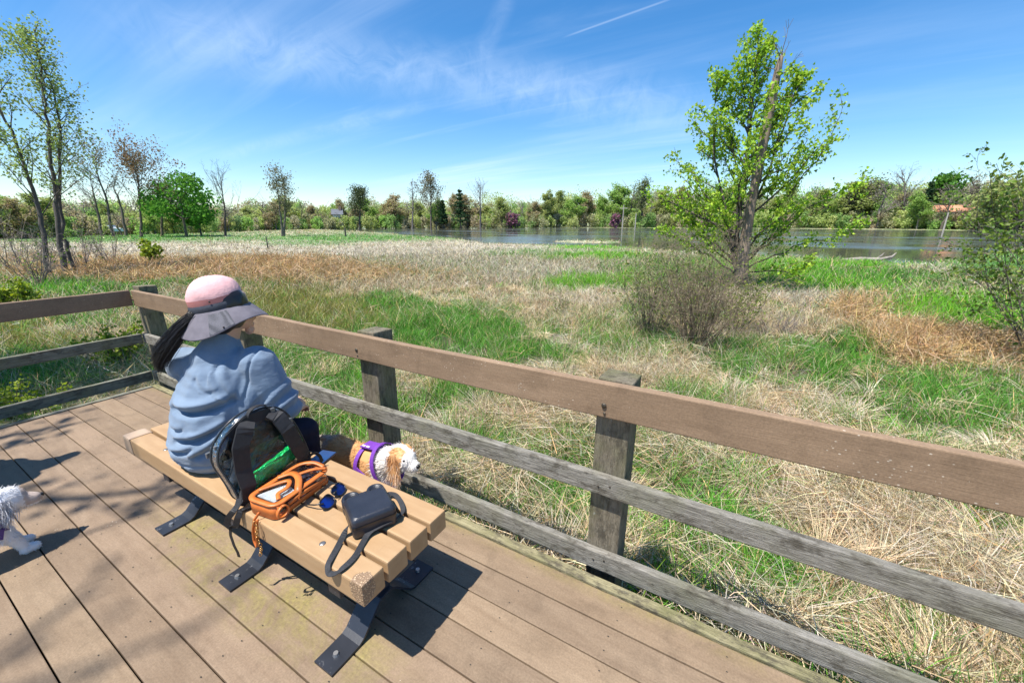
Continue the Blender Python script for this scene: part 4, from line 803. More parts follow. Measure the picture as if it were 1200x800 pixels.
# ---------------------------------------------------------------- organic shapes
def organic(parts, voxel, smooth=6, disp=None, relax=0):
    """parts: (p0, p1, r0, r1[, (sx, sy, sz)]) round cones fused into one continuous skin; returns vertices, faces"""
    bm = bmesh.new()
    for q in parts:
        p0, p1, r0, r1 = q[:4]; sc3 = q[4] if len(q) > 4 else (1, 1, 1); p0 = Vector(p0); p1 = Vector(p1); L = (p1-p0).length; n = max(1, int(L/(min(r0, r1)*.22)))
        for i in range(n+1):
            t = i/n; m = Matrix.Translation(p0.lerp(p1, t)) @ Matrix.Diagonal((*[(r0+(r1-r0)*t)*s for s in sc3], 1)); bmesh.ops.create_icosphere(bm, subdivisions=2, radius=1, matrix=m)
    me = bpy.data.meshes.new('tmp'); bm.to_mesh(me); bm.free(); o = bpy.data.objects.new('tmp', me); sc.collection.objects.link(o)
    m = o.modifiers.new('r', 'REMESH'); m.mode = 'VOXEL'; m.voxel_size = voxel; m.adaptivity = 0
    s = o.modifiers.new('s', 'SMOOTH'); s.factor = .5; s.iterations = smooth
    dg = bpy.context.evaluated_depsgraph_get(); dg.update(); e = o.evaluated_get(dg); m2 = bpy.data.meshes.new_from_object(e)
    V = np.zeros(len(m2.vertices)*3, np.float32); m2.vertices.foreach_get('co', V); V = V.reshape(-1, 3).astype(float); Nn = np.zeros(len(V)*3, np.float32); m2.vertices.foreach_get('normal', Nn); Nn = Nn.reshape(-1, 3)
    F = np.zeros(len(m2.polygons)*4, np.int32)
    fl = [list(p.vertices) for p in m2.polygons]
    bpy.data.objects.remove(o); bpy.data.meshes.remove(me); bpy.data.meshes.remove(m2)
    if disp is not None: V = V+Nn*disp(V, Nn)[:, None]
    q = np.array([f for f in fl if len(f) == 4], dtype=np.int64).reshape(-1, 4); return V, q, Nn
def vn3(P, s, seed=0): return (fbm(P[:, 0]*s+P[:, 2]*s*.7, P[:, 1]*s-P[:, 2]*s*.8, seed)+fbm(P[:, 2]*s+3, P[:, 0]*s*.6+P[:, 1]*s, seed+50))/2-.5
def put(name, V, F, col, mat, parent, O, smooth=True):
    mb = MB(); mb.add(V-np.asarray(O), F, col); return mb.build(name, mat, parent, smooth)
M_attr = G('painted_by_vertex'); M_attr.base(M_attr.attr()); M_attr.b.inputs['Roughness'].default_value = .75; M_attr = M_attr.m
g = G('skin'); g.base((.56, .34, .24)); g.b.inputs['Roughness'].default_value = .5; g.b.inputs['Subsurface Weight'].default_value = .15; M_skin = g.m
g = G('fur'); g.base(g.attr()); g.b.inputs['Roughness'].default_value = .6; g.b.inputs['Specular IOR Level'].default_value = .3; M_fur = g.m
def furcoat(V, F, Nn, n, L, wd, flow, colf, rng, maskf=None):
    a, b, c, d = V[F[:, 0]], V[F[:, 1]], V[F[:, 2]], V[F[:, 3]]; A = np.linalg.norm(np.cross(c-a, d-b), axis=1); i = rng.choice(len(F), n, p=A/A.sum()); u_, v_ = rng.random((2, n, 1))
    P = (a[i]*(1-u_)+b[i]*u_)*(1-v_)+(d[i]*(1-u_)+c[i]*u_)*v_; N0 = Nn[F[i, 0]]
    if maskf is not None: k = maskf(P); P = P[k]; N0 = N0[k]
    D = flow(P); D = D-N0*(D*N0).sum(1)[:, None]*.9; D = D+N0*.28+rng.normal(0, .18, P.shape); clp = np.stack([vn3(P, 28, 3), vn3(P, 28, 13), vn3(P, 28, 23)], 1)*2.2; D = D+clp
    Lf = L(P)*rng.uniform(.6, 1.25, len(P)); mb = MB(); blades(mb, P-N0*.002, D, Lf, np.full(len(P), wd), rng.uniform(.1, .5, len(P)), np.clip(colf(P)*(1+rng.normal(0, .10, (len(P), 1))), 0, .95), 3, rng); return mb
# ---------------------------------------------------------------- seated person
PO = np.array([-2.10, .80, BT]); person = empty('person', PO, 'person in blue sweatshirt and pink and grey bucket hat sitting on the bench', 'person')
rv = np.array([.87, .5, 0.]); fv = np.array([-.5, .87, 0.])
hc = np.array([-2.10, .80, .52]); shR = np.array([-1.945, .940, .905]); shL = np.array([-2.225, .780, .905]); elR = np.array([-1.895, 1.0, .685]); elL = np.array([-2.30, .98, .69]); wrR = np.array([-2.03, 1.13, .57]); wrL = np.array([-2.20, 1.14, .60])
hpR = hc+rv*.09; hpL = hc-rv*.09; knR = np.array([-1.91, 1.11, .495]); knL = np.array([-2.30, 1.16, .505]); anR = np.array([-1.93, 1.13, .10]); anL = np.array([-2.34, 1.17, .10]); toR = np.array([-1.97, 1.26, .03]); toL = np.array([-2.40, 1.33, .03])
chest = np.array([-2.085, .86, .86]); neck = np.array([-2.075, .885, 1.03]); head = np.array([-2.055, .935, 1.155])
def hand(w, d, up, s):
    """palm, four unequal fingers with a bend and a thumb off the side of the palm"""
    d = unit(d); side = unit(np.cross(d, up))*s; dn = -unit(up); pt = [(w, w+d*.045, .022, .026, (1, 1, 1)), (w+d*.03-side*.02, w+d*.085-side*.022, .017, .014), (w+d*.03+side*.02, w+d*.085+side*.022, .017, .014), (w+d*.03, w+d*.09, .018, .015)]
    for k, (o_, l_) in enumerate(((-.030, .030), (-.010, .036), (.010, .034), (.029, .026))):
        a = w+d*.088+side*o_; b = a+d*l_+dn*.006; c_ = b+d*l_*.55+dn*l_*.6; e = c_+dn*l_*.55+d*.003; pt += [(a, b, .0090, .0085), (b, c_, .0085, .0080), (c_, e, .0080, .0070)]
    a = w+d*.03-side*.022; b = a+d*.028-side*.026+dn*.008; c_ = b+d*.026-side*.006+dn*.008; pt += [(a, b, .0125, .0105), (b, c_, .0105, .0085)]
    return pt
body = [(hpR, hpL, .115, .115), (hc, hc+np.array([.005, .03, .18]), .125, .115, (1.15, 1, 1)), (hc+np.array([.005, .03, .18]), chest, .115, .125, (1.1, 1, 1)), (chest, neck-np.array([0, 0, .05]), .12, .07), (shL+rv*.02, shR-rv*.02, .065, .065), (neck-np.array([0, 0, .05]), head-np.array([0, 0, .02]), .055, .052),
        (head, head+np.array([0, -.012, .03]), .082, .088, (.88, 1.05, 1.1)), (head+np.array([0, .045, -.055]), head+np.array([0, .02, -.03]), .045, .06),
        (shR, elR, .050, .042), (elR, wrR, .040, .026), (shL, elL, .050, .042), (elL, wrL, .040, .026), (hpR, knR, .085, .062), (knR, anR, .060, .038), (hpL, knL, .085, .062), (knL, anL, .060, .038),
        (anR+np.array([0, 0, -.04]), toR, .038, .030), (anL+np.array([0, 0, -.04]), toL, .038, .030)]
fh = np.array([-.18, 1, -.28]); fh /= np.linalg.norm(fh)                                   # direction of the face
body += [(head+fh*.088+np.array([0, 0, -.012]), head+fh*.108+np.array([0, 0, -.028]), .010, .014), (head+fh*.086+np.array([.0, 0, -.062]), head+fh*.092+np.array([0, 0, -.058]), .022, .016, (1.3, .7, .5)), (head+fh*.075+np.array([0, 0, -.095]), head+fh*.08+np.array([0, 0, -.09]), .022, .020),
         (head+np.array([.082, .0, -.025]), head+np.array([.088, -.004, .0]), .014, .018, (.5, .9, 1.2)), (head+np.array([-.082, .0, -.025]), head+np.array([-.088, -.004, .0]), .014, .018, (.5, .9, 1.2))]
body += hand(wrR, np.array([-.35, .5, -.12]), np.array([0, .2, 1.]), 1)+hand(wrL, np.array([.35, .5, -.12]), np.array([0, .2, 1.]), -1)
V, F, Nn = organic(body, .0065, 3); put('body', V, F, None, M_skin, person, PO)
M_eye = simple('eye', (.03, .02, .015), .15)
for s_ in (-1, 1):
    mb = MB(); bm = bmesh.new(); bmesh.ops.create_uvsphere(bm, u_segments=14, v_segments=10, radius=.011); mb.bm(bm, mat=Matrix.Translation(Vector(head+fh*.083+np.array([s_*.031, 0, 0])-PO))); mb.build('eye', M_eye, person, True)
g = G('blue_fleece'); v = g.co(); n = g.noise(v, 9, 5); c = g.ramp(n, [(.3, (.145, .20, .28)), (.7, (.195, .26, .345))]); g.base(c); g.b.inputs['Roughness'].default_value = .92; g.b.inputs['Sheen Weight'].default_value = .25; g.b.inputs['Specular IOR Level'].default_value = .15
g.bump(g.math('ADD', g.noise(v, 260, 3, .8), g.math('MULTIPLY', g.noise(g.co((5, 5, 12)), 3, 3), 3.0)), .35, .004); M_fleece = g.m
hem = hc+np.array([-.01, -.01, .0])
sw = [(hem-rv*.06+np.array([0, 0, -.005]), hem+rv*.06+np.array([0, 0, -.005]), .148, .148, (1, 1, .62)), (hem+np.array([0, -.01, .04]), hc+np.array([0, .0, .16]), .182, .175, (1.08, .98, 1)), (hc+np.array([0, .0, .16]), chest+np.array([0, -.005, -.03]), .178, .158, (1.08, .96, 1)), (chest+np.array([0, 0, -.03]), chest+np.array([0, .01, .05]), .155, .115, (1.15, .95, 1)), (shL, shR, .078, .078), (chest+np.array([0, 0, .06]), neck-np.array([0, 0, .01]), .115, .068),
      (shR+rv*.01, elR+rv*.005+np.array([0, 0, -.005]), .092, .088), (elR+np.array([0, 0, -.005]), wrR-unit(wrR-elR)*.02, .084, .046), (shL-rv*.00, elL-rv*.0, .084, .080), (elL-rv*.0, wrL-unit(wrL-elL)*.02, .084, .046), (shR-np.array([0, 0, .06]), hc+rv*.12+np.array([0, 0, .17]), .085, .11)]
def folds(P, N_):
    loc = P-hc; a = loc@rv; z = loc[:, 2]; b = loc@fv; d = .014*vn3(P, 5, 7)+.004*vn3(P, 16, 27)
    def crease(a0, z0, a1, z1, w_, dp, bulge=.6):
        ta, tz = a1-a0, z1-z0; L2 = ta*ta+tz*tz; t = np.clip(((a-a0)*ta+(z-z0)*tz)/L2, 0, 1); zz_ = z0+tz*t+.02*np.sin(t*3.1)*(-1); dist = np.hypot(a-(a0+ta*t), z-zz_); side = (z-zz_); e = np.sin(t*math.pi)**.5
        return (-1.5*dp*np.exp(-(dist/(w_*.75))**2)+1.1*dp*bulge*np.exp(-((dist-w_*1.8)/w_)**2)*(side > 0))*e
    bk = (b < .06)
    d += bk*(crease(-.10, .235, .17, .26, .017, .030)+crease(-.08, .10, .15, .16, .014, .024)+crease(.0, .02, .16, .13, .016, .024)+crease(-.16, .05, .02, .07, .013, .013)+crease(-.14, .17, -.02, .15, .014, .010)+crease(.10, .42, .17, .25, .014, .022)+crease(-.12, .36, -.06, .22, .016, .009)+crease(.02, .37, .10, .30, .014, .010)+crease(-.17, .12, -.10, -.02, .012, .010))
    ar = np.linalg.norm(P-elR, axis=1) < .15; tt = (P-shR)@unit(elR-shR); d += ar*(.009*np.sin(tt*85+2.5*np.sin((P@rv)*22)))*np.clip(1-np.abs(tt-.22)/.16, 0, 1)
    dr = np.abs((P-shR)@unit(np.array([1., .5, -.25]))-.028); d += -(.010)*np.exp(-(dr/.005)**2)*(np.linalg.norm(P-shR, axis=1) < .16)      # dropped shoulder seam
    he = np.abs(z+.025); d += -.006*np.exp(-(he/.006)**2)*bk; return d
V, F, Nn = organic(sw, .0065, 8, folds); put('sweatshirt', V, F, None, M_fleece, person, PO)
M_trouser = simple('dark_trousers', (.012, .014, .028), .85, 0, .3, 20, .2, 200, .2)
tr_ = [(hpR, hpL, .128, .128), (hpR, knR, .095, .068), (knR, anR+np.array([0, 0, .03]), .066, .052), (hpL, knL, .100, .076), (knL, anL+np.array([0, 0, .03]), .074, .055)]
V, F, Nn = organic(tr_, .008, 5, lambda P, N_: .012*vn3(P, 14, 9)); V[:, 2] = np.where((V[:, 2] < BT+.002) & (V[:, 1] < 1.07), BT+.002, V[:, 2]); put('trousers', V, F, None, M_trouser, person, PO)
M_shoe = simple('grey_shoe', (.10, .10, .11), .7, 0, .2, 30)
for a_, t_ in ((anR, toR), (anL, toL)):
    V, F, Nn = organic([(a_+np.array([0, -.02, -.035]), t_+np.array([0, 0, .012]), .050, .042, (1, 1, .85)), (a_+np.array([0, 0, .0]), a_+np.array([0, 0, -.03]), .05, .05)], .008, 4); V[:, 2] = np.maximum(V[:, 2], .003); put('shoe', V, F, None, M_shoe, person, PO)
# hat
hatc = at(257, 359, 2.27); axh = unit(np.array([-.10, -.13, 1.0])); ex = unit(np.cross(np.array([0, 1, 0.]), axh)); ey = np.cross(axh, ex)
def hatring(r, z, wav=0, ph=0, sy=1.08, n=64, drop=0):
    th = np.arange(n)/n*2*math.pi; rr = r*(1+wav*np.sin(th*3+ph)+wav*.6*np.sin(th*5+ph*2)); zz_ = z+drop*np.cos(th*2-.6)+drop*.6*np.sin(th*3+1.2); return hatc+(rr*np.cos(th))[:, None]*ex+(rr*sy*np.sin(th))[:, None]*ey+zz_[:, None]*axh
def loft(rings, cols=None):
    n = len(rings[0]); V = np.concatenate(rings); i = (np.arange(len(rings)-1)*n)[:, None]; j = np.arange(n)[None]; k = (j+1) % n; return V, np.stack([i+j, i+k, i+n+k, i+n+j], -1).reshape(-1, 4)
g = G('hat_pink'); v = g.co(); n = g.noise(v, 22, 5, .6); g.base(g.ramp(n, [(.3, (.66, .37, .37)), (.7, (.74, .44, .43))])); g.b.inputs['Roughness'].default_value = .85; g.bump(g.math('ADD', g.noise(v, 24, 3, .6, .8), g.math('MULTIPLY', g.noise(v, 500, 2), .05)), .35, .010); M_pink = g.m
M_pink2 = simple('hat_pink_band', (.55, .215, .19), .85, 0, .06, 30, .3, 300)
g = G('hat_grey'); v = g.co(); g.base(g.ramp(g.noise(v, 20, 4), [(.3, (.115, .105, .125)), (.7, (.17, .155, .18))])); g.b.inputs['Roughness'].default_value = .85; g.bump(g.noise(v, 500, 2), .3, .002); M_hgrey = g.m
R = np.random.default_rng(5); hat = empty('x', (0, 0, 0), None, None); bpy.data.objects.remove(hat)
prof = [(.101, .050), (.1005, .062), (.097, .078), (.090, .094), (.080, .109), (.067, .122), (.050, .133), (.030, .140), (.004, .143)]
V, F = loft([hatring(r*(1.0), z, .012, z*40) for r, z in prof]); V = V+(vn3(V, 30, 5)[:, None])*axh*.014; hatp = put('hat', V, F, None, M_pink, person, PO)
V, F = loft([hatring(r, z, .006) for r, z in ((.098, .012), (.102, .030), (.102, .053))]); put('hat_lower_crown', V, F, None, M_pink2, hatp, (0, 0, 0)).location = -Vector(PO)
V, F = loft([hatring(r, z, .01, 1) for r, z in ((.1045, -.002), (.1065, .008), (.106, .020), (.103, .028))]); put('hat_band', V, F, None, simple('hat_band', (.045, .05, .065), .7, 0, .2, 40, .3, 200), hatp, (0, 0, 0)).location = -Vector(PO)
br = [(.100, .004, 0), (.115, -.012, .002), (.132, -.034, .005), (.149, -.058, .009), (.165, -.080, .013), (.167, -.085, .013), (.164, -.085, .013), (.147, -.062, .009), (.130, -.038, .005), (.100, .0, 0)]
V, F = loft([hatring(r, z, .012, .7, drop=d_) for r, z, d_ in br]); put('hat_brim', V, F, None, M_hgrey, hatp, (0, 0, 0)).location = -Vector(PO)
# mesh panel on the brim, eyelet and snap
def onbrim(th, r, z, off): return hatc+ex*r*math.cos(th)+ey*r*1.08*math.sin(th)+axh*(z+off)
g = G('hat_mesh'); v = g.co(); w1 = g.n('ShaderNodeTexChecker', {'Vector': v, 'Scale': 330.}).outputs[1]; g.base(g.mix(w1, (.03, .032, .04), (.15, .145, .165))); g.b.inputs['Roughness'].default_value = .8
mb = MB(); rows = []
camdir = math.atan2((-hatc)@ey, (-hatc)@ex)
for r, z, d_ in br[1:5]:
    th = camdir+np.linspace(-.30, .30, 13); rr = r*(1+.012*np.sin(th*3+.7)+.0072*np.sin(th*5+1.4)); zz_ = z+d_*np.cos(th*2-.6)+d_*.6*np.sin(th*3+1.2)+.0025; rows.append(hatc+(rr*np.cos(th))[:, None]*ex+(rr*1.08*np.sin(th))[:, None]*ey+zz_[:, None]*axh)
V = np.concatenate(rows); F = np.array([[i*13+j, i*13+j+1, i*13+13+j+1, i*13+13+j] for i in range(3) for j in range(12)]); put('hat_mesh_panel', V, F, None, g.m, hatp, (0, 0, 0)).location = -Vector(PO)
for th, r, z in ((camdir-.12, .103, .040), (camdir+.05, .160, -.070)):
    mb = MB(); bm = bmesh.new(); bmesh.ops.create_uvsphere(bm, u_segments=10, v_segments=6, radius=.004); p_ = hatc+ex*r*math.cos(th)+ey*r*1.08*math.sin(th)+axh*z; mb.bm(bm, mat=Matrix.Translation(Vector(p_))); mb.build('hat_eyelet', M_eye, hatp).location = -Vector(PO)
# hair: skull cap + ponytail strands
hroot = at(224, 366, 2.21); hend = at(184, 424, 2.30); mb = MB(); rng = np.random.default_rng(9); hm = at(206, 388, 2.22)
NH = 2600; P0 = hroot+(hatc-hroot)*.40+rng.normal(0, .010, (NH, 3)); lat = rng.normal(0, 1, (NH, 3)); P3 = hend+lat*.008+np.array([0, 0, 1.])*rng.normal(.0, .022, (NH, 1)); P1 = hroot*.55+hm*.45+lat*.011; P2 = hm*.45+hend*.55+lat*.014
for i in range(NH):
    ts = np.linspace(0, 1, 8)[:, None]; pts = P0[i]*(1-ts)**3+3*P1[i]*ts*(1-ts)**2+3*P2[i]*ts**2*(1-ts)+P3[i]*ts**3; pts[1:] += rng.normal(0, .0009, (7, 3)); mb.tube(pts, np.array([1.0, 1.2, 1.2, 1.1, 1.0, .9, .6, .2])*.0010, 3, (.012, .010, .010), cap=False)
g = G('black_hair'); g.base((.012, .010, .010)); g.b.inputs['Roughness'].default_value = .33; M_hair = g.m
hr = mb.build('hair', M_hair, person, True); hr.location = -Vector(PO)
V, F, Nn = organic([(head+np.array([0, -.02, .0]), head+np.array([0, -.015, .03]), .094, .092, (.95, 1, 1.05)), (head+np.array([0, -.05, -.05]), head+np.array([0, -.04, 0]), .062, .075), (head+np.array([.0, -.05, -.03]), hroot*.7+head*.3, .04, .018)], .007, 4, lambda P, N_: .004*vn3(P, 60, 3)); V = V[:]; k_ = (V@fh-head@fh) < .055; put('hair_cap', V, F[k_[F].all(1)], None, M_hair, hr, (0, 0, 0))

# ---------------------------------------------------------------- spaniel in a purple harness, behind the bench
M_purple = simple('purple_webbing', (.15, .035, .33), .6, 0, .15, 60, .3, 400); M_refl = simple('reflective_patch', (.62, .5, .75), .5)
M_nose = simple('dog_nose', (.015, .013, .013), .35); DO = np.array([-1.70, 1.33, 0.])
dog = empty('dog', DO, 'tan and white long-eared dog in purple harness standing behind the bench', 'dog')
yb = 1.325
db = [((-1.98, yb-.01, .245), (-1.80, yb, .238), .088, .082, (1, .92, 1)), ((-1.80, yb, .238), (-1.60, yb, .245), .083, .098, (1, .9, 1.12)), ((-1.60, yb, .27), (-1.50, yb, .325), .085, .068), ((-1.50, yb-.005, .325), (-1.435, yb-.01, .365), .066, .062),
      ((-1.430, yb-.01, .370), (-1.408, yb-.01, .366), .066, .061, (1, .95, .95)), ((-1.395, yb-.01, .350), (-1.352, yb-.008, .340), .044, .032), ((-1.352, yb-.008, .342), (-1.347, yb-.008, .340), .028, .024)]
for s_ in (-1, 1):
    db += [((-1.60, yb+s_*.05, .22), (-1.595, yb+s_*.052, .115), .042, .024), ((-1.595, yb+s_*.052, .115), (-1.60, yb+s_*.052, .035), .022, .018), ((-1.60, yb+s_*.052, .022), (-1.575, yb+s_*.052, .020), .022, .020),
           ((-1.98, yb+s_*.05, .23), (-1.935, yb+s_*.055, .15), .060, .038), ((-1.935, yb+s_*.055, .15), (-2.02, yb+s_*.055, .095), .032, .020), ((-2.02, yb+s_*.055, .095), (-2.005, yb+s_*.055, .03), .019, .017), ((-2.005, yb+s_*.055, .022), (-1.98, yb+s_*.055, .020), .021, .019)]
db += [((-2.05, yb, .29), (-2.16, yb+.02, .26), .025, .014)]
tan, white, grey = np.array([.56, .31, .13]), np.array([.80, .76, .70]), np.array([.34, .28, .24])  # grey puts the shade on the rump into the coat colour
def dogcol(P):
    n = vn3(P, 12, 4)+.5*vn3(P, 40, 8); t = np.clip((P[:, 0]+1.985+n*.12)/.04, 0, 1)[:, None]; c = grey*(1-t)+tan*t; w1 = ((P[:, 0] > -1.585+n*.1) | ((P[:, 2] < .20+n*.06))).astype(float)[:, None]; c = c*(1-w1)+white*w1
    pt = ((P[:, 0] > -1.47) & (P[:, 0] < -1.385) & (np.abs(P[:, 1]-yb) > .018) & (P[:, 2] > .355)).astype(float)[:, None]; return c*(1-pt)+tan*1.15*pt
V, F, Nn = organic(db, .006, 5); put('body', V, F, dogcol(V), M_fur, dog, DO)
rng = np.random.default_rng(15)
def flow1(P): return np.tile([-.75, 0, -.55], (len(P), 1))
Lf1 = lambda P: np.where(P[:, 0] > -1.375, .010, np.where(P[:, 0] > -1.44, .018, np.where(P[:, 0] > -1.60, .030, np.where(P[:, 2] < .18, .035, .024))))
harn = lambda P: ~((P[:, 0] > -1.725) & (P[:, 0] < -1.70) | (P[:, 0] > -1.70) & (P[:, 0] < -1.605) & (P[:, 2] > .30))
fm = furcoat(V, F, Nn, 26000, Lf1, .0022, flow1, dogcol, rng, harn)
for s_ in (-1, 1):                                                                    # feathered ears
    n_ = 1500; t_ = rng.random(n_); b0 = np.stack([-1.435+rng.normal(0, .014, n_)+.012*t_, yb-.01+s_*(.058+.012*t_+rng.normal(0, .004, n_)), .398-.10*t_+rng.normal(0, .006, n_)], 1); d_ = np.stack([.10+rng.normal(0, .16, n_), s_*(.15+rng.normal(0, .15, n_)), -np.ones(n_)], 1)
    c_ = np.where((t_ > .35)[:, None]*(rng.random((n_, 1)) < .55), np.array([.72, .52, .36]), np.array([.56, .29, .12])); wv = vn3(b0, 40, 6)*2; d_[:, 0] += wv
    blades(fm, b0, d_, rng.uniform(.03, .055, n_)+.012*t_, np.full(n_, .0026), rng.uniform(-.4, .5, n_), c_, 4, rng)
fm.build('fur', M_fur, dog).location = -Vector(DO)
V, F, Nn = organic([((-1.437, yb-.01-.055, .395), (-1.425, yb-.01-.072, .31), .022, .030, (1, .3, 1))], .005, 3); put('ear', V, F, np.array([.55, .3, .13]), M_fur, dog, DO)
V, F, Nn = organic([((-1.437, yb-.01+.055, .395), (-1.425, yb-.01+.072, .31), .022, .030, (1, .3, 1))], .005, 3); put('ear', V, F, np.array([.55, .3, .13]), M_fur, dog, DO)
def ball(name, p, r, mat, parent, O, s=(1, 1, 1)):
    mb = MB(); bm = bmesh.new(); bmesh.ops.create_uvsphere(bm, u_segments=14, v_segments=10, radius=1); mb.bm(bm, mat=Matrix.Translation(Vector(np.asarray(p)-O)) @ Matrix.Diagonal((r*s[0], r*s[1], r*s[2], 1))); return mb.build(name, mat, parent, True)
ball('nose', (-1.322, yb-.008, .346), .011, M_nose, dog, DO)
for s_ in (-1, 1): ball('eye', (-1.378, yb-.01+s_*.036, .383), .008, M_eye, dog, DO)
def band2(c0, c1, r0, w_, sy, sz, a0=0, a1=2*math.pi, n=40, tw=(1, 0, 0)):
    th = np.linspace(a0, a1, n); cc = np.asarray(c0); return [cc+np.array([0, r0*sy*math.cos(t), r0*sz*math.sin(t)])+np.asarray(c1)*(math.sin(t)-1) for t in th]
harness = MB(); P = np.array(band2((-1.712, yb, .240), (-.005, 0, 0), .098, .03, .98, 1.05)); wv = np.tile([1., 0, 0], (len(P), 1)); harness.ribbon(P, wv, .026, .004)
P = np.array([(-1.60+.030*math.cos(t)*0+.05*(1-math.sin(t))*.9, yb+.100*math.cos(t), .275+.112*math.sin(t)) for t in np.linspace(0, 2*math.pi, 44)]); harness.ribbon(P, np.tile([1., 0, .2], (44, 1)), .026, .004)
P = np.array([(x_, yb, .354+(x_+1.72)*.10) for x_ in np.linspace(-1.725, -1.59, 8)]); harness.ribbon(P, (0, 1, 0), .07, .005)
P = np.array([(x_, yb-.092-.006*math.sin((x_+1.72)*18), .262-(x_+1.72)*.35) for x_ in np.linspace(-1.72, -1.545, 10)]); harness.ribbon(P, (0, .1, 1), .024, .005)
hb = harness.build('harness', M_purple, dog); hb.location = -Vector(DO)
for x_, dy, z_ in ((-1.70, -.026, .360), (-1.665, -.028, .364), (-1.60, -.103, .22)):
    mb = MB(); mb.box(x_-.012, x_+.012, yb+dy-.006, yb+dy+.006, z_, z_+.006, .002); mb.build('reflective_patch', M_refl, hb)
mb = MB(); P = np.array([(-1.488+.018*(1-math.sin(t)), yb-.006+.074*math.cos(t), .338+.070*math.sin(t)) for t in np.linspace(0, 2*math.pi, 40)]); mb.ribbon(P, np.tile([1., 0, -.6], (40, 1)), .016, .003); cl_ = mb.build('collar', simple('grey_collar', (.45, .45, .46), .5, .3, .3, 60), dog); cl_.location = -Vector(DO)

# ---------------------------------------------------------------- shaggy white dog at the left edge
D2 = np.array([-2.89, .0, 0.]); dog2 = empty('dog', D2, 'shaggy white dog in dark purple harness entering at the left edge of the deck', 'dog'); xb = -2.89
d2 = [((xb, -.34, .215), (xb, -.10, .215), .085, .085), ((xb, -.10, .215), (xb, .10, .215), .085, .095, (.95, 1, 1.08)), ((xb, .10, .24), (xb, .17, .275), .080, .068), ((xb, .185, .278), (xb, .205, .278), .066, .064), ((xb+.003, .235, .262), (xb+.010, .275, .248), .042, .032)]
for s_ in (-1, 1):
    d2 += [((xb+s_*.05, .11, .19), (xb+s_*.048, .17, .10), .042, .028), ((xb+s_*.048, .17, .10), (xb+s_*.048+.0, .195, .035), .026, .020), ((xb+s_*.048, .195, .024), (xb+s_*.048, .225, .022), .024, .022),
           ((xb+s_*.05, -.33, .21), (xb+s_*.055, -.28, .14), .058, .038), ((xb+s_*.055, -.28, .14), (xb+s_*.055, -.36, .09), .032, .022), ((xb+s_*.055, -.36, .09), (xb+s_*.055, -.345, .03), .02, .019), ((xb+s_*.055, -.345, .024), (xb+s_*.055, -.315, .022), .023, .021)]
d2 += [((xb, -.41, .27), (xb+.02, -.50, .35), .026, .02)]
def d2col(P):
    n = vn3(P, 14, 14); c = np.tile([.74, .73, .73], (len(P), 1)); g_ = ((n > .06) & (P[:, 2] > .25))[:, None]; c = np.where(g_, np.array([.42, .40, .41]), c); m_ = ((P[:, 1] > .245) & (P[:, 2] > .235))[:, None]; return np.where(m_, np.array([.50, .40, .34]), c)
V, F, Nn = organic(d2, .006, 5); put('body', V, F, d2col(V), M_fur, dog2, D2)
fm = furcoat(V, F, Nn, 26000, lambda P: np.where(P[:, 2] < .12, .010, np.where(P[:, 1] > .235, .009, np.where(P[:, 1] > .15, .022, .030))), .0024, lambda P: np.stack([np.zeros(len(P)), np.where(P[:, 1] > .15, .25, -.5), -np.ones(len(P))*.9], 1), d2col, rng, lambda P: ~((P[:, 1] > .03) & (P[:, 1] < .125) & (P[:, 2] > .17)))
for s_ in (-1, 1):
    n_ = 1300; t_ = rng.random(n_); b0 = np.stack([xb+s_*(.062+.015*t_+rng.normal(0, .004, n_)), .165+rng.normal(0, .016, n_), .305-.07*t_+rng.normal(0, .006, n_)], 1); d_ = np.stack([s_*(.2+rng.normal(0, .15, n_)), rng.normal(-.15, .2, n_), -np.ones(n_)], 1)
    blades(fm, b0, d_, rng.uniform(.03, .06, n_), np.full(n_, .0026), rng.uniform(-.3, .5, n_), np.tile([.55, .53, .53], (n_, 1))*rng.uniform(.6, 1.4, (n_, 1)), 4, rng)
fm.build('fur', M_fur, dog2).location = -Vector(D2)
ball('nose', (xb+.012, .303, .252), .011, M_nose, dog2, D2)
for s_ in (-1, 1): ball('eye', (xb+s_*.033, .248, .283), .007, M_eye, dog2, D2)
M_dpurp = simple('dark_purple_webbing', (.06, .025, .16), .5, 0, .2, 60); mb = MB()
P = np.array([(xb+.098*math.cos(t), .055, .218+.104*math.sin(t)) for t in np.linspace(0, 2*math.pi, 40)]); mb.ribbon(P, (0, 1, 0), .03, .005)
P = np.array([(xb+.092*math.cos(t), .125+.03*(-math.sin(t)), .235+.098*math.sin(t)) for t in np.linspace(0, 2*math.pi, 40)]); mb.ribbon(P, (0, 1, .3), .045, .005)
P = np.array([(xb+.097, y_, .20-.3*(y_-.05)) for y_ in np.linspace(.03, .15, 6)]); mb.ribbon(P, (0, 0, 1), .05, .006); mb.build('harness', M_dpurp, dog2).location = -Vector(D2)

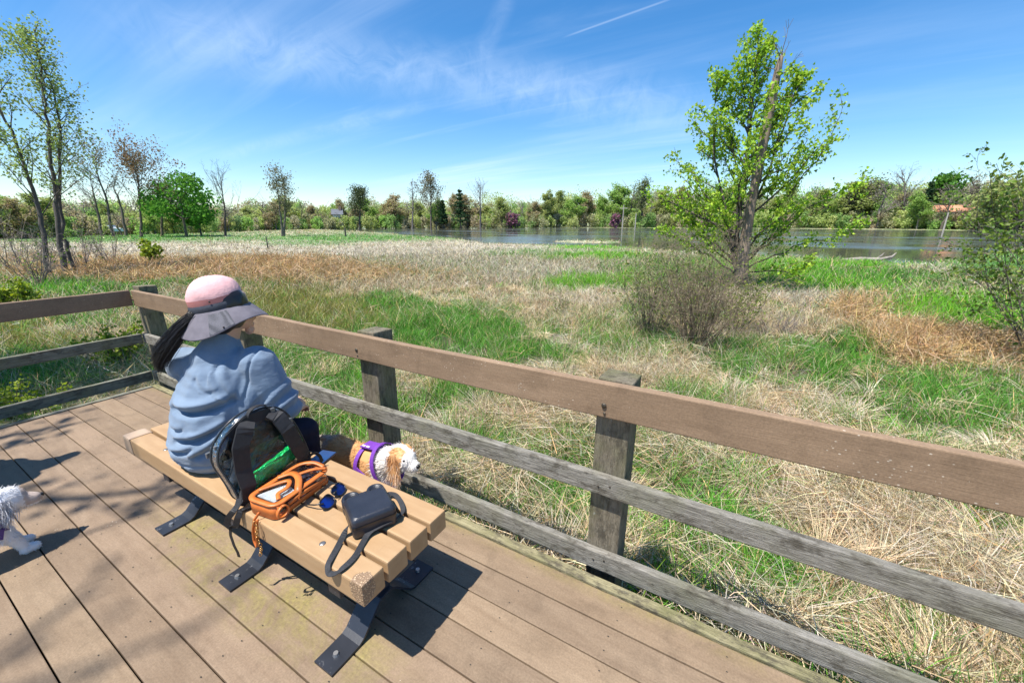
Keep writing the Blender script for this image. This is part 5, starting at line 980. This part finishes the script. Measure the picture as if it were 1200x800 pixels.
# ---------------------------------------------------------------- clear backpack
g = G('clear_vinyl'); tp_ = g.n('ShaderNodeBsdfTransparent', {0: (.66, .70, .73, 1)}); gl_ = g.n('ShaderNodeBsdfGlossy', {'Color': (1, 1, 1, 1), 'Roughness': .12}); fr_ = g.n('ShaderNodeFresnel', {0: 1.6}); v = g.co(); bp = g.n('ShaderNodeBump', {'Height': g.noise(v, 14, 4, .6, 1.0), 'Strength': .9, 'Distance': .02}); g.L.new(bp.outputs[0], gl_.inputs['Normal']); g.L.new(bp.outputs[0], fr_.inputs['Normal'])
mxs = g.n('ShaderNodeMixShader', {0: g.math('MULTIPLY_ADD', fr_.outputs[0], 1.3, clamp=True) if False else g.math('ADD', g.math('MULTIPLY', fr_.outputs[0], .55), .03, True), 1: tp_.outputs[0], 2: gl_.outputs[0]}); g.L.new(mxs.outputs[0], g.o.inputs[0]); M_vinyl = g.m
M_blackweb = simple('black_webbing', (.012, .012, .014), .6, 0, .3, 80, .4, 500); M_piping = simple('black_piping', (.02, .022, .026), .3, 0, .2, 80)
BO = np.array([-1.72, .78, BT]); bag = empty('clear_backpack', BO, 'see-through backpack with black straps leaning upright against the seated person', 'backpack')
lean = np.array([-.10, 0, 1.]); 
def bagpt(w_, h_, dpt):   # across (Y), up, depth towards the person
    return np.array([-1.650-dpt, .795+w_+.010*math.sin(h_*22)*(w_ < 0)+.012*math.sin(h_*17+1)*(w_ > 0), BT+.006+h_*(1-.28*max(0, dpt))])+np.array([-.22*h_-.012*math.sin(h_*15+w_*9), 0, 0])
def arch(W, H, dpt, n=28, r=.05):
    P = []
    pts = []
    for t in np.linspace(0, 1, n*4, endpoint=False):
        a = t*2*math.pi; c_, s_ = math.cos(a), math.sin(a); e = 2.0 if s_ > 0 else 5.0
        x_ = abs(c_)**(2/ (2.4 if s_ > 0 else 5)); y_ = abs(s_)**(2/(2.1 if s_ > 0 else 5)); pts.append((math.copysign(x_, c_)*W/2, H*.42+ (y_*H*.58 if s_ > 0 else -y_*H*.42)))
    return np.array([bagpt(a, b, dpt) for a, b in pts])
rings = [arch(.33, .345, 0), arch(.345, .352, .02), arch(.335, .34, .07), arch(.30, .30, .11)]; V, F = loft(rings); mb = MB(); mb.add(V-BO, F)
for q in (0, 3):
    n_ = len(rings[0]); cpt = rings[q].mean(0); mb.add(np.concatenate([rings[q], (rings[q]+cpt)/2*1.0, cpt[None]])-BO, [[i, (i+1) % n_, n_+(i+1) % n_, n_+i] for i in range(n_)]+[[n_+i, n_+(i+1) % n_, 2*n_] for i in range(n_)])
mb.build('clear_shell', M_vinyl, bag, True)
mb = MB()
for q, r_ in ((arch(.332, .347, .002), .0045), (arch(.343, .350, .045), .003), (arch(.302, .303, .11), .0045)): mb.tube(np.concatenate([q, q[:2]])-BO, r_, 6, cap=False)
mb.build('piping', M_piping, bag, True)
# front pocket at the far side
pk = [arch(.27, .20, .11), arch(.26, .19, .145), arch(.22, .16, .155)]; V, F = loft(pk); mb = MB(); mb.add(V-BO, F); n_ = len(pk[0]); mb.add(np.concatenate([pk[2], pk[2].mean(0)[None]])-BO, [[i, (i+1) % n_, n_] for i in range(n_)]); mb.build('front_pocket', M_vinyl, bag, True)
mb = MB(); P = arch(.27, .202, .111); mb.tube(np.concatenate([P, P[:2]])-BO, .0035, 6, cap=False); P = arch(.262, .192, .146); mb.tube(np.concatenate([P, P[:2]])-BO, .003, 6, cap=False); mb.build('piping', M_piping, bag, True)
# two shoulder straps on the face turned to the camera, top handle, tail webbing
for s_ in (-1, 1):
    P = np.array([bagpt(a, b, d_) for a, b, d_ in ((.045*s_, .318, -.006), (.070*s_, .300, -.03), (.095*s_, .24, -.045), (.112*s_, .15, -.042), (.125*s_, .08, -.035), (.14*s_, .03, -.015), (.155*s_, .012, -.004))]); t_ = np.linspace(0, 6, 25); P = np.stack([np.interp(t_, range(7), P[:, j]) for j in range(3)], 1)
    mb = MB(); mb.ribbon(P-BO, (0, 1, 0), np.interp(t_, [0, 1, 4, 5, 6], [.05, .062, .058, .03, .025]), .010); mb.build('shoulder_strap', M_blackweb, bag)
mb = MB(); P = np.array([bagpt(a, b, -.004) for a, b in ((-.11, .275), (-.05, .318), (0, .323), (.05, .318), (.11, .275))]); mb.ribbon(P-BO, (-.1, 0, 1), .045, .004); mb.ribbon(np.array([bagpt(.0+.045*math.cos(t), .335+.030*math.sin(t), -.005) for t in np.linspace(0, math.pi, 12)])-BO, (1, 0, 0), .022, .004); mb.build('top_handle', M_blackweb, bag)
mb = MB(); P = np.array([(-1.655, .66, .50), (-1.64, .63, .455), (-1.645, .612, .437), (-1.665, .600, .41), (-1.68, .595, .375), (-1.672, .602, .355), (-1.645, .612, .372), (-1.63, .617, .41), (-1.62, .63, .442), (-1.61, .67, .436)]); t_ = np.linspace(0, 9, 40); P = np.stack([np.interp(t_, range(10), P[:, j]) for j in range(3)], 1); mb.ribbon(P-BO, (.8, .5, .2), .024, .003)
P = np.array([(-1.668, .600, .365), (-1.676, .597, .32), (-1.668, .598, .27), (-1.664, .603, .235), (-1.672, .607, .205)]); mb.ribbon(P-BO, (.8, .3, .1), .012, .002); mb.build('strap_tail', M_blackweb, bag)
for k in range(4):                                   # zip pulls and buckles
    p_ = bagpt([-.165, -.15, .06, .13][k], [.22, .25, .33, .26][k], [.06, .02, -.012, -.012][k]); mb = MB(); mb.box(p_[0]-.006-BO[0], p_[0]+.006-BO[0], p_[1]-.008-BO[1], p_[1]+.008-BO[1], p_[2]-.014-BO[2], p_[2]+.008-BO[2], .002); mb.build('buckle', simple('grey_buckle', (.18, .19, .20), .3, .5), bag)
# black back panel and a dark crumpled shape, added to darken the inside
mb = MB(); P = [bagpt(a, b, .008) for a, b in ((-.15, .19), (.15, .21), (.11, .305), (-.10, .305))]; P2 = [p+np.array([-.004, 0, 0]) for p in P]; mb.add(np.array(P+P2)-BO, [[0, 1, 2, 3], [7, 6, 5, 4], [0, 4, 5, 1], [1, 5, 6, 2], [2, 6, 7, 3], [3, 7, 4, 0]]); mb.build('inner_panel', M_blackweb, bag)
V, F, Nn = organic([(bagpt(-.12, .06, .07), bagpt(-.03, .17, .07), .045, .05, (.6, 1, 1)), (bagpt(-.03, .17, .07), bagpt(.08, .19, .07), .05, .04, (.6, 1, 1)), (bagpt(-.02, .05, .08), bagpt(.11, .08, .08), .035, .035, (.6, 1, 1))], .007, 3, lambda P, N_: .02*vn3(P, 22, 6)); put('dark_filler', V, F, None, simple('dark_filler_surface', (.05, .055, .06), .6, 0, .5, 18, .5, 60), bag, BO)
# green packet inside the backpack
g = G('green_foil'); g.base((.0, .75, .16)); g.b.inputs['Roughness'].default_value = .22; g.b.inputs['Metallic'].default_value = .35; g.bump(g.noise(g.co(), 45, 4, .6, .8), .9, .01); M_foil = g.m
gc = bagpt(.045, .075, .028); V, F, Nn = organic([(bagpt(-.085, .050, .034), bagpt(.135, .095, .034), .036, .040, (.75, 1, 1))], .005, 3, lambda P, N_: .016*vn3(P, 55, 4)); o = put('foil_packet', V, F, None, M_foil, None, gc); o.location = gc; tag(o, 'crinkled shiny green packet inside the clear backpack', 'packet')

# ---------------------------------------------------------------- clear bag with orange trim
g = G('orange_leather'); v = g.co(); g.base(g.ramp(g.noise(v, 30, 4), [(.3, (.50, .125, .022)), (.7, (.60, .175, .035))])); g.b.inputs['Roughness'].default_value = .45; g.bump(g.noise(v, 260, 3), .25, .002); M_orange = g.m
OO = np.array([-1.56, .80, BT]); ob = empty('clear_handbag', OO, 'small clear bag with orange leather trim lying on the bench', 'bag')
ang = .17; eu = np.array([-.16, 1., 0]); eu /= np.linalg.norm(eu); ew = np.array([1., .16, 0]); ew /= np.linalg.norm(ew)
def op(a, b, c_): return np.array([-1.540, .795, BT+.002])+ew*a*.92+eu*b*.92+np.array([0, 0, c_*.85])     # a across (x), b along (y), c up
def rr_loop(W, H, c_, r=.035, n=8):
    P = []
    for cx_, cy_, a0 in ((W/2-r, H/2-r, 0), (-W/2+r, H/2-r, 90), (-W/2+r, -H/2+r, 180), (W/2-r, -H/2+r, 270)):
        for k in range(n): t = rad(a0+90*k/(n-1)); P.append(op(cx_+r*math.cos(t), cy_+r*math.sin(t), c_))
    return np.array(P)
W_, H_ = .155, .285
mb = MB(); V, F = loft([rr_loop(W_, H_, .0), rr_loop(W_+.01, H_+.01, .02), rr_loop(W_+.006, H_+.006, .06), rr_loop(W_, H_, .078)]); mb.add(V-OO, F)
L0 = rr_loop(W_, H_, .078); mb.add(np.concatenate([L0, L0.mean(0)[None]])-OO, [[i, (i+1) % len(L0), len(L0)] for i in range(len(L0))]); L0 = rr_loop(W_, H_, .0); mb.add(np.concatenate([L0, L0.mean(0)[None]])-OO, [[(i+1) % len(L0), i, len(L0)] for i in range(len(L0))])
mb.build('clear_panels', M_vinyl, ob, True)
mb = MB(); q = rr_loop(W_+.004, H_+.004, .076); wv = q-q.mean(0); mb.ribbon(np.concatenate([q, q[:2]])-OO, np.concatenate([wv, wv[:2]]), .022, .006); mb.build('trim', M_orange, ob, True)
# solid orange near end wall and straps across the top
sel = [k for k in range(32) if (rr_loop(W_, H_, 0)[k]-OO)@eu < -.055]; 
def wallseg(ks, z0, z1, off):
    A_ = rr_loop(W_+off, H_+off, z0)[ks]; B_ = rr_loop(W_+off, H_+off, z1)[ks]; A2 = rr_loop(W_+off-.008, H_+off-.008, z0)[ks]; B2 = rr_loop(W_+off-.008, H_+off-.008, z1)[ks]; n_ = len(ks); return np.concatenate([A_, B_, B2, A2]), [[r*n_+i, r*n_+i+1, ((r+1) % 4)*n_+i+1, ((r+1) % 4)*n_+i] for r in range(4) for i in range(n_-1)]
mb = MB(); V, F = wallseg(list(range(16, 30)), .004, .074, .018); mb.add(V-OO, F); V, F = wallseg(list(range(32))+[0], .004, .030, .016); mb.add(V-OO, F); mb.build('end_panel', M_orange, ob, True)
mb = MB()
def strap(pts, w_, up=(0, 0, 1)):
    P = np.array([op(*p) for p in pts]); n_ = len(P); t_ = np.linspace(0, n_-1, n_*5); 
    def cr_(t):
        i = int(min(t, n_-2)); f = t-i; p0, p1, p2, p3 = P[max(i-1, 0)], P[i], P[i+1], P[min(i+2, n_-1)]; return .5*((2*p1)+(-p0+p2)*f+(2*p0-5*p1+4*p2-p3)*f*f+(-p0+3*p1-3*p2+p3)*f**3)
    P = np.array([cr_(t) for t in t_]); T = np.gradient(P, axis=0); wv = np.cross(T, np.asarray(up, float)); mb.ribbon(P-OO, wv, w_, .006)
strap([(-.08, .0, .082), (-.03, .035, .096), (.03, .02, .098), (.083, -.03, .084), (.088, -.04, .04)], .026)
strap([(-.075, -.10, .084), (-.02, -.02, .09), (.01, -.01, .092), (.035, -.045, .09), (.03, -.085, .086), (.06, -.11, .083)], .016)
strap([(-.07, .02, .088), (-.05, .10, .098), (.0, .135, .10), (.06, .14, .088)], .017)
strap([(.0, .03, .095), (.04, .09, .098), (.075, .135, .085)], .015)
strap([(.088, -.09, .05), (.094, -.02, .058), (.092, .06, .05), (.083, .12, .04)], .016, (1, 0, 0))
mb.build('trim_strap', M_orange, ob, True)
mb = MB(); P = np.array([op(.085+.0, -.128+.026*math.sin(t), .042+.028*math.cos(t)) for t in np.linspace(0, 2*math.pi, 24)]); P = P+ew*.012; mb.ribbon(P-OO, ew, .012, .005); mb.build('side_loop', M_orange, ob, True)
V, F, Nn = organic([(op(-.04, -.02, .035), op(.05, -.01, .035), .022, .022), (op(.0, .08, .035), op(.05, .07, .04), .026, .02)], .005, 2); put('contents', V, F, None, simple('dark_contents', (.05, .045, .07), .4, 0, .5, 40), ob, OO)
p0_ = op(-.02, -.055, .070); mb = MB(); P = np.array([op(a, b, c_) for a, b, c_ in ((-.070, -.115, .068), (.040, -.118, .066), (.058, -.03, .070), (-.01, -.005, .072))]); P2 = P-np.array([0, 0, .004]); mb.add(np.concatenate([P, P2])-p0_, [[0, 1, 2, 3], [7, 6, 5, 4], [0, 4, 5, 1], [1, 5, 6, 2], [2, 6, 7, 3], [3, 7, 4, 0]]); o = mb.build('folded_paper', simple('white_paper', (.82, .82, .80), .8, 0, .02)); o.location = p0_; tag(o, 'folded white paper inside the clear orange-trimmed bag', 'paper')
# wrist loop with gold chain hanging over the bench edge
hk_ = at(312, 604, 1.74); hk_ = np.array([-1.515, .632, .455])
mb = MB(); P = np.array([(-1.515, .648, .462), (-1.52, .628, .44), (-1.535, .622, .39), (-1.54, .620, .34), (-1.525, .619, .315), (-1.512, .618, .34), (-1.508, .621, .40), (-1.505, .632, .445)]); t_ = np.linspace(0, 7, 30); P = np.stack([np.interp(t_, range(8), P[:, j]) for j in range(3)], 1); mb.ribbon(P-OO, (.3, 1, .1), .010, .003); mb.build('wrist_loop', M_orange, ob, True)
mb = MB()
for k in range(13):
    c_ = np.array([-1.500+.008*math.sin(k*.9), .619, .44-.0125*k]); ax = np.array([1, 0, 0.]) if k % 2 else np.array([0, 1., 0]); P = np.array([c_+ax*.0055*math.cos(t)+np.array([0, 0, .009])*math.sin(t) for t in np.linspace(0, 2*math.pi, 12)]); mb.tube(P-OO, .0017, 5, cap=False)
mb.build('chain', simple('gold_chain', (.55, .32, .12), .3, .8), ob, True)

# ---------------------------------------------------------------- sunglasses
SO = np.array([-1.375, .865, BT]); sg = empty('sunglasses', SO, 'black sunglasses with mirrored blue lenses lying open on the bench', 'sunglasses')
ed = unit(np.array([-.06, .16, 0])); en = np.array([ed[1], -ed[0], 0.])
def sp_(a, b, c_): return ed*a+en*b+np.array([0, 0, c_+.002])
g = G('blue_mirror_lens'); g.base((.01, .06, .42)); g.b.inputs['Roughness'].default_value = .12; g.b.inputs['Metallic'].default_value = .6; g.base(g.ramp(g.noise(g.co(), 14, 2), [(.46, (.006, .010, .018)), (.64, (.01, .05, .32))])); M_lens = g.m; M_frame = simple('black_plastic', (.012, .013, .015), .3)
fr_m = MB(); 
for s_ in (-1, 1):
    P = np.array([sp_(s_*.040+.035*math.copysign(abs(math.cos(t))**.7, math.cos(t)), .010+.019*math.copysign(abs(math.sin(t))**.8, math.sin(t))-.006*abs(math.cos(t)), .020-.016*math.sin(t)) for t in np.linspace(0, 2*math.pi, 30)]); fr_m.tube(P, .0028, 6, cap=False)
    mb = MB(); mb.add(np.concatenate([P[:-1], P[:-1].mean(0)[None]+np.array([0, 0, .004])]), [[i, (i+1) % 29, 29] for i in range(29)]); mb.build('lens', M_lens, sg, True)
fr_m.tube([sp_(-.010, .016, .034), sp_(0, .018, .037), sp_(.010, .016, .034)], .003, 6); fm_ = fr_m.build('frame', M_frame, sg, True)
for s_ in (-1, 1): mb = MB(); mb.tube([sp_(s_*.066, .008, .03), sp_(s_*.070, -.03, .022), sp_(s_*.062, -.075, .012), sp_(s_*.050, -.105, .004)], [.0035, .003, .003, .0035], 6); mb.build('temple', M_frame, sg, True)

# ---------------------------------------------------------------- black camera case with strap
g = G('black_leather'); v = g.co(); g.base(g.ramp(g.noise(v, 9, 4), [(.3, (.013, .016, .024)), (.7, (.026, .03, .042))])); g.b.inputs['Roughness'].default_value = .38; g.bump(g.noise(v, 160, 4, .7), .35, .003); M_leath = g.m
CO = np.array([-1.135, .86, BT]); cs = empty('camera_case', CO, 'black leather camera case with a long black strap at the near end of the bench', 'camera case')
cu = unit(np.array([.85, -.42, 0])); cv = np.array([-cu[1], cu[0], 0.])
def cp(a, b, c_): return cu*a*1.14+cv*b*1.12+np.array([0, 0, c_*1.08+.002])
def rl(W, H, z, r, sh=0, n=6):
    P = []
    for cx_, cy_, a0 in ((W/2-r, H/2-r, 0), (-W/2+r, H/2-r, 90), (-W/2+r, -H/2+r, 180), (W/2-r, -H/2+r, 270)):
        for k in range(n): t = rad(a0+90*k/(n-1)); P.append(cp(sh+cx_+r*math.cos(t), cy_+r*math.sin(t), z))
    return np.array(P)
rg_ = [rl(.125, .135, .0, .012), rl(.135, .145, .006, .014), rl(.135, .145, .062, .014), rl(.130, .14, .072, .014), rl(.115, .125, .077, .014)]; V, F = loft(rg_); mb = MB(); mb.add(V, F); n_ = len(rg_[0]); mb.add(rg_[-1], [list(range(n_))]); mb.add(rg_[0], [list(range(n_))[::-1]])
mb.build('case_body', M_leath, cs, True)
# stepped end with two round lugs
for s_ in (-1, 1):
    mb = MB(); th = np.linspace(0, 2*math.pi, 28, endpoint=False); c0 = (-.082, s_*.043)
    ring = lambda r, z: np.array([cp(c0[0]+r*math.cos(t), c0[1]+r*math.sin(t), z) for t in th]); V, F = loft([ring(.030, 0), ring(.032, .01), ring(.032, .055), ring(.029, .062), ring(.022, .062), ring(.020, .05), ring(.001, .048)]); mb.add(V, F); mb.build('round_lug', M_leath, cs, True)
mb = MB(); V, F = loft([rl(.06, .12, .0, .01, -.075), rl(.06, .12, .046, .01, -.075), rl(.05, .11, .052, .01, -.075)]); mb.add(V, F); mb.add(rl(.05, .11, .052, .01, -.075), [list(range(24))]); mb.build('stepped_end', M_leath, cs, True)
mb = MB(); V, F = loft([rl(.139, .149, .040, .014), rl(.140, .150, .044, .014), rl(.139, .149, .048, .014)]); mb.add(V, F); mb.build('lid_seam', M_frame, cs, True)
mb = MB(); P = np.array([(-1.145, .768, .470), (-1.150, .745, .442), (-1.125, .70, .438), (-1.10, .655, .438), (-1.085, .632, .436), (-1.068, .622, .424), (-1.045, .628, .428), (-1.030, .645, .440), (-1.035, .70, .440), (-1.060, .755, .441), (-1.075, .80, .446), (-1.055, .85, .452), (-1.045, .90, .446), (-1.055, .95, .440), (-1.10, .985, .441), (-1.15, 1.005, .445), (-1.175, .99, .452), (-1.165, .955, .465), (-1.15, .935, .47)])
t_ = np.linspace(0, 18, 90); 
def crs(P, t_):
    o_ = []; n_ = len(P)
    for t in t_:
        i = int(min(t, n_-2)); f = t-i; p0, p1, p2, p3 = P[max(i-1, 0)], P[i], P[i+1], P[min(i+2, n_-1)]; o_.append(.5*((2*p1)+(-p0+p2)*f+(2*p0-5*p1+4*p2-p3)*f*f+(-p0+3*p1-3*p2+p3)*f**3))
    return np.array(o_)
Ps = crs(P, t_); up_ = np.stack([.35*np.sin(t_*.9), .35*np.cos(t_*.7), np.ones(len(t_))*.9], 1); T = np.gradient(Ps, axis=0); Wv = np.cross(T, up_); mb.ribbon(Ps-CO, Wv, .020, .0022); mb.build('strap', simple('charcoal_strap', (.025, .026, .03), .75, 0, .3, 90, .5, 500), cs)
# ---------------------------------------------------------------- phone
ph0 = (at(371, 549, 1.90)+0)*0+np.array([-1.675, 1.015, BT+.004]); mb = MB(); mb.box(-.040, .040, -.078, .078, 0, .009, .003); o = mb.build('phone', simple('dark_glass', (.02, .06, .17), .08)); o.location = ph0; o.rotation_euler = (0, 0, .28); tag(o, 'dark blue phone lying on the bench behind the orange bag', 'phone')  # the glass has a dark blue base colour
mb = MB(); mb.box(-.042, .042, -.080, .080, -.002, .0075, .003); mb.build('phone_case', M_frame, o)
# loose black cord loop beside the phone
mb = MB(); P = np.array([(-1.66, .93, .46), (-1.64, .945, .50), (-1.63, .97, .515), (-1.62, .99, .49), (-1.625, .995, .45), (-1.64, .98, .436)]); c0 = P.mean(0); mb.ribbon(crs(P, np.linspace(0, 5, 26))-c0, (.3, .3, 1), .014, .003); o = mb.build('webbing_loop', M_blackweb); o.location = c0; tag(o, 'black webbing loop standing up beside the phone', 'strap')
# ---------------------------------------------------------------- companion standing just left of the view (their shadow lies on the deck)
QO = np.array([-4.12, -.16, 0.]); p2 = empty('person', QO, 'person standing on the deck at the left in dark clothes and cap', 'person')
def q_(x, y, z): return QO+np.array([x, y, z])
bd = [(q_(-.06, 0, .88), q_(.06, 0, .88), .12, .12), (q_(0, 0, .9), q_(0, 0, 1.25), .115, .13, (1.15, .85, 1)), (q_(-.15, 0, 1.33), q_(.15, 0, 1.33), .06, .06), (q_(0, 0, 1.3), q_(0, .0, 1.5), .07, .052), (q_(0, .01, 1.55), q_(0, .01, 1.60), .08, .088), (q_(0, .09, 1.54), q_(0, .10, 1.525), .012, .014)]
for s_ in (-1, 1): bd += [(q_(s_*.09, 0, .86), q_(s_*.10, .02, .48), .085, .058), (q_(s_*.10, .02, .48), q_(s_*.11, -.01, .09), .056, .038), (q_(s_*.11, -.02, .045), q_(s_*.12, .14, .035), .042, .034), (q_(s_*.17, 0, 1.32), q_(s_*.22, .0, 1.05), .048, .040), (q_(s_*.22, 0, 1.05), q_(s_*.20, .14, .86), .038, .026)]
for s_ in (-1, 1): bd += hand(q_(s_*.20, .14, .86), np.array([0, .45, -1.]), np.array([0, 1., .4]), s_)
V, F, Nn = organic(bd, .0075, 3); put('body', V, F, None, M_skin, p2, QO)
V, F, Nn = organic([(q_(-.08, 0, .90), q_(.08, 0, .90), .135, .135, (1, 1, .6)), (q_(0, 0, .95), q_(0, 0, 1.3), .15, .15, (1.15, .85, 1)), (q_(-.15, 0, 1.33), q_(.15, 0, 1.33), .078, .078), (q_(0, 0, 1.34), q_(0, 0, 1.43), .08, .066)]+[(q_(s_*.17, 0, 1.32), q_(s_*.22, .0, 1.05), .07, .062) for s_ in (-1, 1)]+[(q_(s_*.22, 0, 1.05), q_(s_*.20, .13, .88), .06, .042) for s_ in (-1, 1)], .009, 5, lambda P, N_: .012*vn3(P, 9, 3)); put('jacket', V, F, None, simple('dark_jacket', (.03, .035, .045), .8, 0, .2, 20), p2, QO)
V, F, Nn = organic([(q_(s_*.09, 0, .88), q_(s_*.10, .02, .48), .10, .072) for s_ in (-1, 1)]+[(q_(s_*.10, .02, .48), q_(s_*.11, -.01, .11), .07, .055) for s_ in (-1, 1)], .010, 5); put('trousers', V, F, None, M_trouser, p2, QO)
V, F, Nn = organic([(q_(0, .0, 1.62), q_(0, -.005, 1.66), .095, .085, (1, 1.08, .8)), (q_(0, .09, 1.615), q_(0, .15, 1.60), .05, .045, (1.2, 1, .15))], .007, 4); put('cap', V, F, None, M_trouser, p2, QO)
